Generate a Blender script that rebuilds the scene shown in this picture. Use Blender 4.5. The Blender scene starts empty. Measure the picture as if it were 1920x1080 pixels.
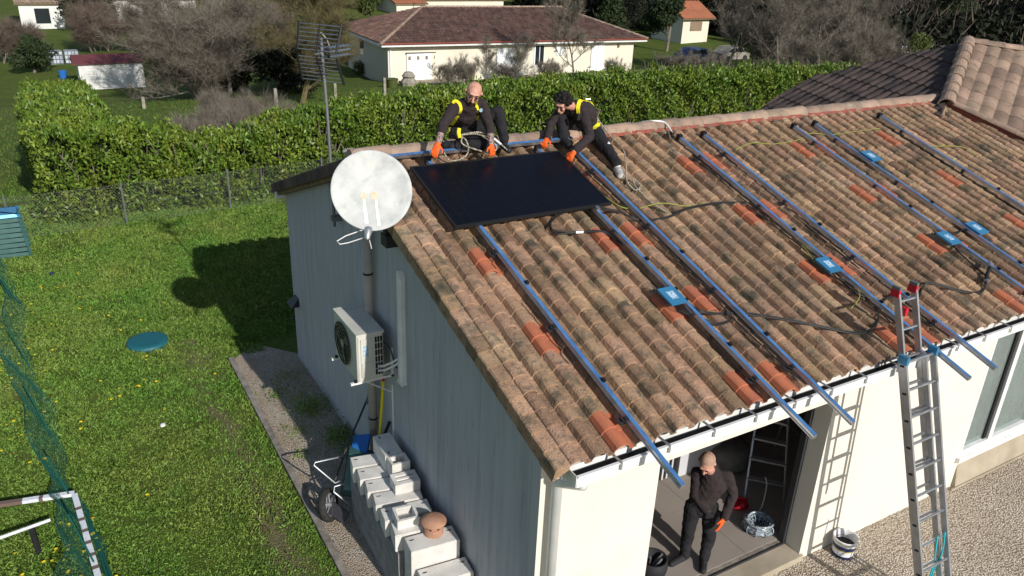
import bpy, math, random
import numpy as np
from mathutils import Vector, Matrix, noise
from mathutils.bvhtree import BVHTree
R_ = math.radians
V = Vector
scene = bpy.context.scene
COL = scene.collection
random.seed(7)

# ------------------------------------------------------------------ camera
F = 1497.4
cam_d = bpy.data.cameras.new('camera'); cam = bpy.data.objects.new('camera', cam_d); COL.objects.link(cam)
scene.camera = cam
CAM = V((-2.892, -4.190, 6.169)); yaw, pit, rol = 0.54747, 0.41501, 0.04319
fw = V((math.sin(yaw)*math.cos(pit), math.cos(yaw)*math.cos(pit), -math.sin(pit)))
rt = V((math.cos(yaw), -math.sin(yaw), 0)); upv = rt.cross(fw)
r2 = rt*math.cos(rol)+upv*math.sin(rol); u2 = -rt*math.sin(rol)+upv*math.cos(rol)
m = Matrix((r2, u2, -fw)).transposed().to_4x4(); m.translation = CAM
cam.matrix_world = m
cam_d.sensor_width = 36; cam_d.lens = 36*F/1920; cam_d.clip_end = 3000; cam_d.clip_start = .1

# ------------------------------------------------------------------ light
SUN = V((0.155, -1.90, 1.0)).normalized()       # direction towards the sun
el = math.asin(SUN.z); az = math.atan2(SUN.x, SUN.y)
w = bpy.data.worlds.new('World'); scene.world = w; w.use_nodes = True
nt = w.node_tree; bg = nt.nodes['Background']
sky = nt.nodes.new('ShaderNodeTexSky'); sky.sky_type = 'NISHITA'; sky.sun_disc = False
sky.sun_elevation = el; sky.sun_rotation = az
sky.air_density = 1.0; sky.dust_density = .6
nt.links.new(sky.outputs[0], bg.inputs[0]); bg.inputs[1].default_value = 0.105
sd = bpy.data.lights.new('sun', 'SUN'); sun = bpy.data.objects.new('sun', sd); COL.objects.link(sun)
sd.energy = 4.8; sd.angle = R_(.5); sd.color = (1.0, .955, .89)
sun.rotation_euler = SUN.to_track_quat('Z', 'Y').to_euler()
vs = scene.view_settings; vs.view_transform = 'Standard'; vs.look = 'None'; vs.exposure = 0.0; vs.gamma = 1
try: scene.cycles.max_bounces = 6
except Exception: pass

# ------------------------------------------------------------------ materials
def mat(name, col, rough=.8, col2=None, scale=6., detail=4., amt=1., bump=0., bscale=None, metal=0., island=0., spec=.3,
        lo=.35, hi=.65, stretch=None, dots=None, trans=0.):
    """procedural principled material: colour varies with noise and per island, optional bump"""
    M = bpy.data.materials.new(name); M.use_nodes = True; t = M.node_tree; N = t.nodes; L = t.links
    b = N['Principled BSDF']; b.inputs['Roughness'].default_value = rough; b.inputs['Metallic'].default_value = metal
    b.inputs['Specular IOR Level'].default_value = spec
    if trans: b.inputs['Transmission Weight'].default_value = trans
    tc = N.new('ShaderNodeTexCoord'); mp = N.new('ShaderNodeMapping'); L.new(tc.outputs['Object'], mp.inputs[0])
    if stretch: mp.inputs['Scale'].default_value = stretch
    c4 = lambda c: (c[0], c[1], c[2], 1)
    out = None
    rgb = N.new('ShaderNodeRGB'); rgb.outputs[0].default_value = c4(col); out = rgb.outputs[0]
    def mix(a, bcol, fac, mode='MIX'):
        mx = N.new('ShaderNodeMix'); mx.data_type = 'RGBA'; mx.blend_type = mode
        L.new(a, mx.inputs[6])
        if isinstance(bcol, tuple): mx.inputs[7].default_value = c4(bcol)
        else: L.new(bcol, mx.inputs[7])
        if isinstance(fac, float): mx.inputs[0].default_value = fac
        else: L.new(fac, mx.inputs[0])
        return mx.outputs[2]
    def noise_mask(sc, lo, hi, det=4., mul=1., vec=None):
        n = N.new('ShaderNodeTexNoise'); n.inputs['Scale'].default_value = sc; n.inputs['Detail'].default_value = det
        L.new(vec or mp.outputs[0], n.inputs['Vector'])
        mr = N.new('ShaderNodeMapRange'); mr.inputs[1].default_value = lo; mr.inputs[2].default_value = hi
        mr.inputs[4].default_value = mul; L.new(n.outputs[0], mr.inputs[0]); return mr.outputs[0]
    if col2: out = mix(out, col2, noise_mask(scale, lo, hi, detail, amt))
    if dots:
        for (dc, dsc, dlo, dhi, dm) in dots: out = mix(out, dc, noise_mask(dsc, dlo, dhi, 5., dm))
    if island:
        g = N.new('ShaderNodeNewGeometry'); mr = N.new('ShaderNodeMapRange')
        mr.inputs[3].default_value = 1-island; mr.inputs[4].default_value = 1+island
        L.new(g.outputs['Random Per Island'], mr.inputs[0])
        h = N.new('ShaderNodeHueSaturation'); L.new(out, h.inputs['Color']); L.new(mr.outputs[0], h.inputs['Value'])
        mr2 = N.new('ShaderNodeMath'); mr2.operation = 'MULTIPLY'; mr2.inputs[1].default_value = 7.31
        fr = N.new('ShaderNodeMath'); fr.operation = 'FRACT'; L.new(g.outputs['Random Per Island'], mr2.inputs[0]); L.new(mr2.outputs[0], fr.inputs[0])
        mr3 = N.new('ShaderNodeMapRange'); mr3.inputs[3].default_value = .5-.028*island; mr3.inputs[4].default_value = .5+.028*island
        L.new(fr.outputs[0], mr3.inputs[0]); L.new(mr3.outputs[0], h.inputs['Hue'])
        out = h.outputs[0]
    L.new(out, b.inputs['Base Color'])
    if bump:
        n = N.new('ShaderNodeTexNoise'); n.inputs['Scale'].default_value = bscale or scale*4; n.inputs['Detail'].default_value = 6
        L.new(mp.outputs[0], n.inputs['Vector'])
        bp = N.new('ShaderNodeBump'); bp.inputs['Strength'].default_value = bump; bp.inputs['Distance'].default_value = .02
        L.new(n.outputs[0], bp.inputs['Height']); L.new(bp.outputs[0], b.inputs['Normal'])
    return M

MT = {}
def mk(k, *a, **kw): MT[k] = mat(k, *a, **kw); return MT[k]
mk('tile', (.375,.235,.142), .9, (.27,.172,.106), 5., bump=.6, bscale=60, island=.34, lo=.3, hi=.7,
   dots=[((.37,.28,.20), 1.6, .5, .7, .4), ((.17,.155,.085), 5., .54, .70, .6), ((.075,.065,.055), 22., .50, .72, .62), ((.05,.045,.04), 5.0, .56, .74, .8), ((.06,.055,.045), 1.1, .56, .72, .45), ((.50,.47,.40), 34., .66, .72, .5)])
mk('ridge_tile', (.36,.25,.18), .9, (.24,.18,.14), 5., bump=.5, bscale=50, island=.2,
   dots=[((.06,.055,.05), 11., .56, .75, .6), ((.45,.40,.33), 6., .62, .75, .6)])
mk('tile_shaded', (.12,.085,.07), .95, (.055,.042,.04), 3., bump=.5, bscale=40, island=.15)  # darker tile colour, shade painted in for faces turned from the sun
mk('upper_tile', (.29,.20,.145), .9, (.21,.148,.108), 3., bump=.4, bscale=40, dots=[((.10,.085,.07), 9., .57, .72, .7)], stretch=(1,1,1), island=.22)
mk('new_tile', (.46,.15,.07), .85, (.36,.125,.07), 8., bump=.2, bscale=60, island=.1, dots=[((.30,.12,.08), 9., .6, .75, .4)])
mk('mortar_red', (.27,.07,.05), .9, (.18,.06,.045), 9.)
mk('mortar', (.55,.52,.48), .9, (.4,.37,.33), 12., bump=.3)
mk('render_cream', (.71,.665,.58), .9, (.665,.62,.54), 1.2, bump=.15, bscale=180, dots=[((.60,.55,.47), 2.3, .58, .74, .5)])
mk('render_grey', (.455,.465,.48), .95, (.35,.36,.375), 7., 6., .55, bump=.2, bscale=120, stretch=(1.0,1.6,.10),
   dots=[((.17,.18,.19), 22., .58, .74, .6), ((.22,.23,.24), 4., .56, .75, .45)])
mk('white_pvc', (.78,.78,.77), .4, (.66,.66,.64), 4., spec=.5)
mk('pipe_beige', (.44,.40,.34), .6, (.34,.31,.27), 3.)
mk('gutter_dark', (.012,.012,.012), .9)
mk('dark_metal', (.05,.05,.055), .5, metal=.4)
mk('black', (.012,.012,.013), .6)
mk('rubber', (.02,.02,.02), .8, (.035,.033,.03), 20.)
mk('alu', (.62,.63,.65), .33, (.5,.51,.53), 12., metal=.9, spec=.5)
mk('alu_dull', (.50,.51,.53), .45, (.40,.41,.43), 9., metal=.75)
mk('film_blue', (.045,.13,.30), .35, (.08,.20,.42), 10., spec=.6, stretch=(4,1,1))
mk('panel', (.004,.0045,.008), .28, spec=.18)
mk('inverter_blue', (.05,.24,.44), .35, (.06,.27,.48), 4., metal=.35, spec=.6)
mk('label', (.45,.58,.68), .5, (.15,.3,.45), 60., lo=.5, hi=.55)
mk('cable', (.012,.012,.013), .5, spec=.5)
mk('cable_grey', (.42,.41,.39), .6)
mk('cable_yellow', (.30,.34,.05), .5)
mk('dish', (.55,.56,.54), .6, (.42,.43,.42), 5., bump=.1, bscale=30, dots=[((.30,.33,.32), 11., .55, .75, .6)])
mk('dish_streak', (.78,.80,.80), .6); mk('dish_rust', (.58,.46,.31), .8, (.60,.55,.46), 25.)
mk('ac', (.58,.57,.51), .5, (.50,.49,.44), 3., dots=[((.36,.35,.31), 9., .6, .75, .5)])
mk('concrete', (.70,.675,.63), .95, (.56,.54,.50), 6., bump=.5, bscale=90, island=.1)
mk('kerb', (.28,.25,.21), .95, (.16,.14,.12), 8., bump=.4)
mk('sill', (.42,.36,.27), .9, (.32,.27,.2), 3., bump=.2, bscale=60)
mk('terracotta', (.44,.24,.155), .85, (.32,.17,.11), 8., bump=.2)
mk('wood', (.30,.22,.14), .9, (.18,.13,.09), 9.)
mk('yellow', (.75,.62,.02), .5); mk('yellow_strap', (.80,.72,.02), .6, (.70,.60,.02), 30.)
mk('blue_plastic', (.02,.13,.42), .35, spec=.5)
mk('green_plastic', (.035,.10,.09), .45, (.05,.13,.12), 6., spec=.5)
mk('teal', (.006,.11,.13), .6, (.01,.10,.13), 9., spec=.5)
mk('net_green', (.008,.085,.065), .6)
mk('tape_white', (.75,.77,.80), .5, (.6,.62,.66), 30.); mk('tape_brown', (.16,.11,.09), .5)
mk('sweater', (.036,.026,.027), .95, (.027,.020,.021), 14., bump=.4, bscale=160)
mk('trousers', (.012,.012,.014), .9, (.020,.019,.022), 9., bump=.4, bscale=120)
mk('shoe', (.02,.02,.022), .7); mk('shoe_white', (.62,.60,.56), .7, (.35,.33,.3), 25.)
mk('skin', (.55,.30,.22), .55, (.48,.23,.17), 30., spec=.4)
mk('tattoo', (.40,.25,.20), .6, (.10,.10,.12), 55., lo=.45, hi=.55)
mk('glove', (.85,.13,.015), .7, (.70,.09,.01), 40.)
mk('glove_palm', (.03,.02,.02), .7)
mk('hair_dark', (.010,.008,.007), .7, bump=.6, bscale=80); mk('hair_stubble', (.42,.26,.19), .8, (.30,.195,.145), 90.)
mk('beard', (.045,.025,.018), .9)
mk('rope', (.50,.45,.34), .9, (.12,.11,.09), 90., lo=.45, hi=.55)
mk('hedge_leaf', (.085,.155,.018), .45, (.15,.205,.026), 1.2, island=.45, spec=.35, dots=[((.24,.22,.02), 2.2, .62, .72, .45)])
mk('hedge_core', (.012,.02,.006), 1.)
mk('evergreen', (.020,.036,.012), .7, (.035,.05,.015), 1., island=.35)
mk('dark_forest', (.010,.014,.008), .9, (.018,.022,.010), .3, island=.4)
mk('olive_leaf', (.085,.105,.020), .6, (.06,.08,.02), .8, island=.35)
mk('bark', (.21,.185,.155), .95, (.12,.10,.08), 5., island=.2)
mk('bark_moss', (.15,.125,.05), .95, (.09,.07,.04), 5., island=.2)
mk('twig', (.20,.175,.14), .95, (.13,.11,.085), 2., island=.3)
mk('twig_red', (.17,.128,.10), .95, (.12,.09,.07), 2., island=.3)
mk('shed_white', (.70,.70,.68), .7, (.6,.6,.57), 3.)
mk('shed_red', (.16,.045,.05), .7, (.12,.04,.045), 5.)
mk('pane_dark', (.02,.025,.03), .1, spec=.6)
mk('curtain', (.34,.42,.38), .9, (.22,.28,.26), 3., stretch=(6,1,.6))
mk('glass', (.6,.7,.68), .03, spec=.6, trans=.8)
mk('floor_tile', (.26,.225,.195), .55, (.30,.26,.225), 1.5, spec=.35)
mk('interior_wall', (.50,.50,.52), .9); mk('cabinet', (.75,.76,.80), .6)
mk('furniture_dark', (.05,.048,.05), .8); mk('pouf', (.22,.20,.17), .9, (.16,.14,.12), 9.)
mk('red_plastic', (.50,.015,.03), .4); mk('wrap', (.32,.38,.42), .25, (.10,.12,.14), 22., spec=.7, lo=.42, hi=.58, stretch=(1,1,3))
mk('bucket_white', (.78,.77,.76), .5, (.6,.6,.6), 20.); mk('bucket_blue', (.02,.03,.09), .4, (.05,.06,.13), 18., lo=.55, hi=.6)
mk('nb_wall', (.74,.68,.56), .9, (.68,.62,.51), .5); mk('nb_wall_side', (.42,.39,.35), .9)
mk('nb_tile', (.15,.085,.065), .9, (.10,.06,.05), 1.2, island=.3, dots=[((.30,.19,.14), 3., .58, .75, .55)])
mk('orange_tile', (.42,.16,.08), .9, (.34,.13,.07), 1.)
mk('garage_white', (.82,.83,.84), .6)
mk('dandelion', (.85,.65,.02), .8)
mk('tarp_blue', (.04,.07,.16), .5, (.10,.13,.20), .8)
mk('ibc', (.50,.55,.60), .4, (.2,.25,.3), 3.)
mk('post', (.33,.30,.25), .9, (.2,.18,.15), 5.); mk('galv', (.17,.175,.18), .6, metal=.4)
mk('seam', (.07,.07,.07), .9)

def ground_mat(name, kind):
    M = bpy.data.materials.new(name); M.use_nodes = True; t = M.node_tree; N = t.nodes; L = t.links
    b = N['Principled BSDF']; b.inputs['Roughness'].default_value = .95; b.inputs['Specular IOR Level'].default_value = .15
    tc = N.new('ShaderNodeTexCoord')
    def nz(sc, det=5.): 
        n = N.new('ShaderNodeTexNoise'); n.inputs['Scale'].default_value = sc; n.inputs['Detail'].default_value = det
        L.new(tc.outputs['Object'], n.inputs['Vector']); return n.outputs[0]
    def ramp(src, *st):
        r = N.new('ShaderNodeValToRGB'); L.new(src, r.inputs[0]); e = r.color_ramp.elements
        while len(e) < len(st): e.new(.5)
        for q, (p, c) in zip(e, st): q.position = p; q.color = (*c, 1)
        return r.outputs[0]
    def mix(a, c, f, mode='MIX'):
        x = N.new('ShaderNodeMix'); x.data_type = 'RGBA'; x.blend_type = mode; L.new(a, x.inputs[6]); L.new(c, x.inputs[7])
        if isinstance(f, float): x.inputs[0].default_value = f
        else: L.new(f, x.inputs[0])
        return x.outputs[2]
    if kind == 'lawn':
        a = ramp(nz(.55), (.30, (.075,.125,.018)), (.5, (.105,.155,.025)), (.68, (.15,.17,.035)))
        c = ramp(nz(9., 8.), (.32, (.025,.045,.008)), (.55, (.085,.115,.018)), (.75, (.17,.17,.045)))
        out = mix(a, c, .5)
        dry = ramp(nz(1.1, 6.), (.60, (0,0,0)), (.74, (.75,.75,.75))); br = ramp(nz(14.), (.3, (.13,.10,.05)), (.7, (.20,.155,.085)))
        out = mix(out, br, dry)
        hgt = nz(45., 8.); bs = .9; bd = .05
    else:
        v = N.new('ShaderNodeTexVoronoi'); v.inputs['Scale'].default_value = 46 if kind == 'gravel' else 60; v.inputs['Randomness'].default_value = 1
        L.new(tc.outputs['Object'], v.inputs['Vector'])
        sp = N.new('ShaderNodeSeparateColor'); L.new(v.outputs['Color'], sp.inputs[0])
        a = ramp(sp.outputs[0], (.0, (.36,.29,.22)), (.35, (.56,.47,.37)), (.7, (.68,.60,.49)), (1., (.82,.77,.68)))
        c = ramp(nz(1.3), (.35, (.50,.42,.33)), (.65, (.64,.56,.45)))
        out = mix(a, c, .45)
        gap = ramp(v.outputs['Distance'], (.35, (1,1,1)), (.75, (.38,.35,.32)))
        out = mix(out, gap, .8, 'MULTIPLY')
        inv = N.new('ShaderNodeMath'); inv.operation = 'SUBTRACT'; inv.inputs[0].default_value = 1; L.new(v.outputs['Distance'], inv.inputs[1])
        hgt = inv.outputs[0]; bs = 1.; bd = .03
    if kind == 'dirt':
        dm = ramp(nz(3.5, 8.), (.42, (0,0,0)), (.62, (.8,.8,.8))); dc_ = ramp(nz(40., 8.), (.3, (.30,.22,.15)), (.7, (.50,.40,.29)))
        out = mix(out, dc_, dm)
    if kind == 'lawn':   # trodden soil track along the house side of the lawn
        sx = N.new('ShaderNodeSeparateXYZ'); L.new(tc.outputs['Object'], sx.inputs[0])
        def mth(op, a, b2):
            q = N.new('ShaderNodeMath'); q.operation = op
            for i_, v_ in enumerate((a, b2)):
                if v_ is None: continue
                if isinstance(v_, (int, float)): q.inputs[i_].default_value = v_
                else: L.new(v_, q.inputs[i_])
            return q.outputs[0]
        dx_ = mth('ABSOLUTE', mth('ADD', mth('ADD', sx.outputs[0], 1.38), mth('MULTIPLY', mth('SUBTRACT', nz(1.5), .5), .5)), None)
        fall = mth('SUBTRACT', 1., mth('DIVIDE', dx_, .34)); yy = mth('LESS_THAN', sx.outputs[1], 8.3)
        mk_ = mth('MULTIPLY', mth('MULTIPLY', fall, yy), mth('MULTIPLY', nz(6., 6.), 2.3)); cl_ = N.new('ShaderNodeClamp'); L.new(mk_, cl_.inputs[0])
        out = mix(out, ramp(nz(30.), (.3, (.14,.11,.06)), (.7, (.25,.20,.12))), mth('MULTIPLY', cl_.outputs[0], .7))
    L.new(out, b.inputs['Base Color'])
    bp = N.new('ShaderNodeBump'); bp.inputs['Strength'].default_value = bs; bp.inputs['Distance'].default_value = bd
    L.new(hgt, bp.inputs['Height']); L.new(bp.outputs[0], b.inputs['Normal'])
    MT[name] = M
ground_mat('lawn', 'lawn'); ground_mat('gravel', 'gravel'); ground_mat('gravel_dirt', 'dirt')
# grass blades
def blade_mat():
    M = mat('blade', (.100,.205,.028), .6, (.160,.220,.040), .7, island=.4, spec=.25, lo=.35, hi=.65, dots=[((.075,.15,.020), 2.4, .5, .62, .6)])
    MT['blade'] = M
blade_mat()

# ------------------------------------------------------------------ mesh helpers
class MB:
    def __init__(s): s.v = []; s.f = []; s.m = []
    def add(s, vs_, fs, mi=0):
        o = len(s.v); s.v += [tuple(p) for p in vs_]; s.f += [tuple(i+o for i in f) for f in fs]; s.m += [mi]*len(fs); return s
    def box(s, a, b, mi=0, fr=None):
        x0,y0,z0 = a; x1,y1,z1 = b
        P = [V(p) for p in ((x0,y0,z0),(x1,y0,z0),(x1,y1,z0),(x0,y1,z0),(x0,y0,z1),(x1,y0,z1),(x1,y1,z1),(x0,y1,z1))]
        if fr: P = [fr @ p for p in P]
        return s.add(P, [(0,3,2,1),(4,5,6,7),(0,1,5,4),(1,2,6,5),(2,3,7,6),(3,0,4,7)], mi)
    def tube(s, pts, r, n=8, mi=0, cap=True):
        pts = [V(p) for p in pts]; rr = r if isinstance(r, (list, tuple)) else [r]*len(pts)
        vs_ = []; prev = None
        for i, p in enumerate(pts):
            t = (pts[min(i+1, len(pts)-1)]-pts[max(i-1, 0)])
            if t.length < 1e-9: t = V((0,0,1))
            t.normalize()
            if prev is None:
                a = t.cross(V((0,0,1)));
                if a.length < 1e-3: a = t.cross(V((1,0,0)))
            else: a = prev - t*prev.dot(t)
            a.normalize(); prev = a; b = t.cross(a)
            for k in range(n):
                th = 2*math.pi*k/n; vs_.append(p + (a*math.cos(th)+b*math.sin(th))*rr[i])
        fs = []
        for i in range(len(pts)-1):
            for k in range(n): fs.append((i*n+k, i*n+(k+1)%n, (i+1)*n+(k+1)%n, (i+1)*n+k))
        if cap: fs.append(tuple(range(n))[::-1]); fs.append(tuple((len(pts)-1)*n+k for k in range(n)))
        return s.add(vs_, fs, mi)
    def lathe(s, prof, c=(0,0,0), axis=None, n=24, mi=0):
        """prof: list of (radius, height) ; axis: optional direction"""
        q = V((0,0,1)).rotation_difference(V(axis)) if axis is not None else None
        vs_ = []; c = V(c)
        for (r, h) in prof:
            for k in range(n):
                p = V((r*math.cos(2*math.pi*k/n), r*math.sin(2*math.pi*k/n), h))
                vs_.append((q @ p if q else p)+c)
        fs = [(i*n+k, i*n+(k+1)%n, (i+1)*n+(k+1)%n, (i+1)*n+k) for i in range(len(prof)-1) for k in range(n)]
        return s.add(vs_, fs, mi)
    def prism(s, poly, a, b, axis='x', mi=0):
        """polygon in the two other axes extruded from a to b"""
        def P(u, w_, t): return {'x': (t,u,w_), 'y': (u,t,w_), 'z': (u,w_,t)}[axis]
        n = len(poly); vs_ = [P(u, w_, a) for u, w_ in poly]+[P(u, w_, b) for u, w_ in poly]
        fs = [tuple(range(n)), tuple(range(2*n-1, n-1, -1))]+[(i, i+n, (i+1)%n+n, (i+1)%n) for i in range(n)]
        return s.add(vs_, fs, mi)
    def build(s, name, mats, parent=None, smooth=False):
        me = bpy.data.meshes.new(name); me.from_pydata(s.v, [], s.f)
        if not isinstance(mats, (list, tuple)): mats = [mats]
        for k in mats: me.materials.append(MT[k])
        if len(mats) > 1: me.polygons.foreach_set('material_index', s.m)
        if smooth: me.polygons.foreach_set('use_smooth', [True]*len(me.polygons))
        me.update(); return link(name, me, parent)
def link(name, me, parent=None):
    o = bpy.data.objects.new(name, me); COL.objects.link(o)
    if parent: o.parent = parent; o.matrix_parent_inverse = parent.matrix_basis.inverted()
    return o
def bigmesh(name, verts, faces, mats, parent=None, smooth=False, mi=None):
    """verts (n,3) array, faces (m,k) array with constant k"""
    me = bpy.data.meshes.new(name); nv = len(verts); nf, k = faces.shape
    me.vertices.add(nv); me.vertices.foreach_set('co', np.asarray(verts, np.float32).ravel())
    me.loops.add(nf*k); me.loops.foreach_set('vertex_index', faces.astype(np.int32).ravel())
    me.polygons.add(nf); me.polygons.foreach_set('loop_start', np.arange(0, nf*k, k, dtype=np.int32))
    me.polygons.foreach_set('loop_total', np.full(nf, k, np.int32))
    if not isinstance(mats, (list, tuple)): mats = [mats]
    for q in mats: me.materials.append(MT[q])
    if mi is not None: me.polygons.foreach_set('material_index', np.asarray(mi, np.int32))
    if smooth: me.polygons.foreach_set('use_smooth', np.ones(nf, bool))
    me.update(calc_edges=True); me.validate(); return link(name, me, parent)
def tag(o, label=None, cat=None, group=None, kind=None):
    if label: o['label'] = label
    if cat: o['category'] = cat
    if group: o['group'] = group
    if kind: o['kind'] = kind
    return o
def thing(name, loc, label, cat, group=None):
    o = bpy.data.objects.new(name, None); COL.objects.link(o); o.location = loc; o.empty_display_size = .1
    tag(o, label, cat, group); return o
def copy_tree(o, loc=None, rz=None, sc=None):
    def cp(x, par):
        c = x.copy(); COL.objects.link(c)
        if par: c.parent = par; c.matrix_parent_inverse = x.matrix_parent_inverse.copy()
        for ch in [q for q in x.children]: cp(ch, c)
        return c
    c = cp(o, None)
    if loc is not None: c.location = loc
    if rz is not None: c.rotation_euler = (0, 0, rz)
    if sc is not None: c.scale = (sc, sc, sc) if not isinstance(sc, tuple) else sc
    return c
def tz(y): return -.104*min(max(y-17, 0), 33)

# ------------------------------------------------------------------ the setting
def make_ground():
    xs = np.concatenate([np.linspace(-700,-60,9), np.linspace(-50,140,96), np.linspace(160,700,9)])
    ys = np.concatenate([np.linspace(-400,-20,9), np.linspace(-16,130,147), np.linspace(150,900,12)])
    X, Y = np.meshgrid(xs, ys); Z = -.104*np.clip(Y-17, 0, 33)
    Z += np.where(Y > 18, .12*np.sin(X*.31+1)*np.sin(Y*.23), 0)
    vv = np.stack([X, Y, Z], -1).reshape(-1, 3); nx = len(xs); ny = len(ys)
    i, j = np.meshgrid(np.arange(nx-1), np.arange(ny-1)); a = (j*nx+i).ravel()
    o = bigmesh('lawn', vv, np.stack([a, a+1, a+nx+1, a+nx], -1), 'lawn', smooth=True); tag(o, kind='structure')
make_ground()
def sheet(name, poly, z, matk):
    o = MB().add([(x, y, z) for x, y in poly], [tuple(range(len(poly)))]).build(name, matk); tag(o, kind='structure')
sheet('gravel_path', [(-.90,-.9),(0.05,-.9),(0.05,6.95),(-.5,7.6),(-.95,7.2),(-.93,2)], .010, 'gravel_dirt')
sheet('gravel_yard', [(.05,-14),(40,-14),(40,.1),(0.05,.1)], .006, 'gravel')
kb = MB(); 
kb.box((-.985,-2,-.1),(-.905,7.25,.045)); o = kb.build('kerb', 'kerb'); tag(o, kind='structure')

# grass blades near the camera, as one mass
def grass():
    rng = np.random.default_rng(3); n = 520000
    y = 1.2+rng.random(n)**1.25*15.5; x = -5.5+rng.random(n)*7.6
    keep = (x < -.99) | ((y > 7.7) & (x < 1.9)) | ((y > 7.3) & (x < -.4))
    # bare strip along the wear line and by the compost bin
    d = np.abs(x-(-1.38+.08*np.sin(y*1.7)-.03*(y-4)))/.17
    wear = .95*np.exp(-d**2)*(y < 8.2)*np.clip(.72+.35*np.sin(y*2.3+1)+.25*np.sin(y*7+x*9), 0, 1.1)
    wear = np.maximum(wear, .75*(np.sin(x*5.1+1.7*np.sin(y*3.1))*np.sin(y*4.3+x*2.2) > .80))
    wear = np.maximum(wear, .9*np.exp(-(((x+2.9)/.45)**2+((y-13.6)/1.)**2)))
    keep &= rng.random(n) > wear*.93
    x = x[keep]; y = y[keep]; n = len(x)
    patch = .5+.5*np.sin(x*3.1+1.3*np.sin(y*1.7))*np.sin(y*2.3+np.sin(x*2.2))
    h = (.013+.030*rng.random(n)**2)*(.6+.6*patch)*(1+.03*y); wd = .0035+.0045*rng.random(n); wd *= 1+.05*y
    th = rng.random(n)*2*np.pi; ln = h*(.3+1.0*rng.random(n)); ph = rng.random(n)*2*np.pi
    base = np.stack([x, y, np.zeros(n)], -1); dx = np.stack([np.cos(th)*wd, np.sin(th)*wd, np.zeros(n)], -1)
    tip = base+np.stack([np.cos(ph)*ln, np.sin(ph)*ln, h], -1)
    mid = base+np.stack([np.cos(ph)*ln*.35, np.sin(ph)*ln*.35, h*.7], -1)
    vv = np.stack([base-dx, base+dx, mid+dx*.8, tip], 1).reshape(-1, 3)
    f = np.arange(n*4).reshape(-1, 4)
    o = bigmesh('grass', vv, f, 'blade'); tag(o, kind='stuff', label='short green lawn grass in front of the hedge', cat='grass')
grass()
def leafmass(n, rng, L, W):
    """n leaf quads about the origin with random orientation; L, W arrays"""
    a = rng.normal(size=(n, 3)); a /= np.linalg.norm(a, axis=1)[:, None]
    b = rng.normal(size=(n, 3)); b -= a*(a*b).sum(1)[:, None]; b /= np.linalg.norm(b, axis=1)[:, None]
    return a*L[:, None], b*W[:, None]
def quads(c, a, b):
    vv = np.stack([c-a, c+b-a*.1, c+a, c-b-a*.1], 1).reshape(-1, 3)
    return vv, np.arange(len(c)*4).reshape(-1, 4)
def dand():
    rng = np.random.default_rng(5); cs = []
    for (cx, cy, s, k) in [(a_,b_,c_,int(d_*.6)) for a_,b_,c_,d_ in [(-3.9,6.3,.5,60),(-3.75,8.6,.5,50),(-3.55,3.9,.22,26),(-3.9,11.,.6,36),(-2.5,7.0,.25,16),(-2.6,7.3,.4,10),(-1.9,9.,1.4,14),(-2.2,4.,1.,6),(-3.4,3.4,.3,14),(-2.9,10.,.8,10)]]:
        cs.append(np.stack([cx+rng.normal(size=k)*s, cy+rng.normal(size=k)*s*1.2, np.full(k, .055)], -1))
    c = np.concatenate(cs); c = c[c[:, 0] < -1.05]; n = len(c); r = .016+.008*rng.random(n)
    ang = np.arange(6)*np.pi/3
    vv = c[:, None, :]+np.stack([np.cos(ang), np.sin(ang), np.zeros(6)], -1)[None]*r[:, None, None]
    vv[:, :, 2] += rng.normal(size=(n, 6))*.004
    o = bigmesh('dandelions', vv.reshape(-1, 3), np.arange(n*6).reshape(-1, 6), 'dandelion')
    tag(o, kind='stuff', label='yellow dandelion flowers dotted over the lawn by the green net', cat='flowers')
dand()
def weeds():
    rng = np.random.default_rng(8); cs = []
    for (cx, cy, s, k, hh) in [(-.30,5.35,.13,700,.16),(-.17,4.4,.12,700,.17),(-.62,5.9,.08,120,.06),(-.6,4.9,.10,120,.05),(-.72,4.35,.08,80,.05),(2.62,-.28,.09,160,.06),(2.95,-.22,.05,60,.05),(-.35,6.3,.15,200,.07)]:
        c = np.stack([cx+rng.normal(size=k)*s, cy+rng.normal(size=k)*s*1.4, rng.random(k)*hh], -1)
        c[:, 0] = np.minimum(c[:, 0], -.02) if cx < 0 else c[:, 0]; cs.append(c)
    c = np.concatenate(cs); n = len(c); a, b = leafmass(n, rng, .018+.016*rng.random(n), .005+.004*rng.random(n))
    vv, f = quads(c, a, b); o = bigmesh('weeds', vv, f, 'blade'); tag(o, kind='stuff', label='low green weeds growing in the gravel by the walls', cat='weeds')
weeds()

# ------------------------------------------------------------------ roof frame
yR, zR, yE, zE = 3.674, 3.946, -.341, 2.714
SD = V((0, yE-yR, zE-zR)); SL = SD.length; SD.normalize(); NN = V((0, SD.z, -SD.y))
def rp(x, s, h=0.): return V((x, yR, zR))+SD*s+NN*h
yB, zB = 7.03, 2.74
RSD = V((0, yB-yR, zB-zR)); RSL = RSD.length; RSD.normalize(); RNN = V((0, -RSD.z, RSD.y))
def rrp(x, s, h=0.): return V((x, yR, zR))+RSD*s+RNN*h

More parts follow.
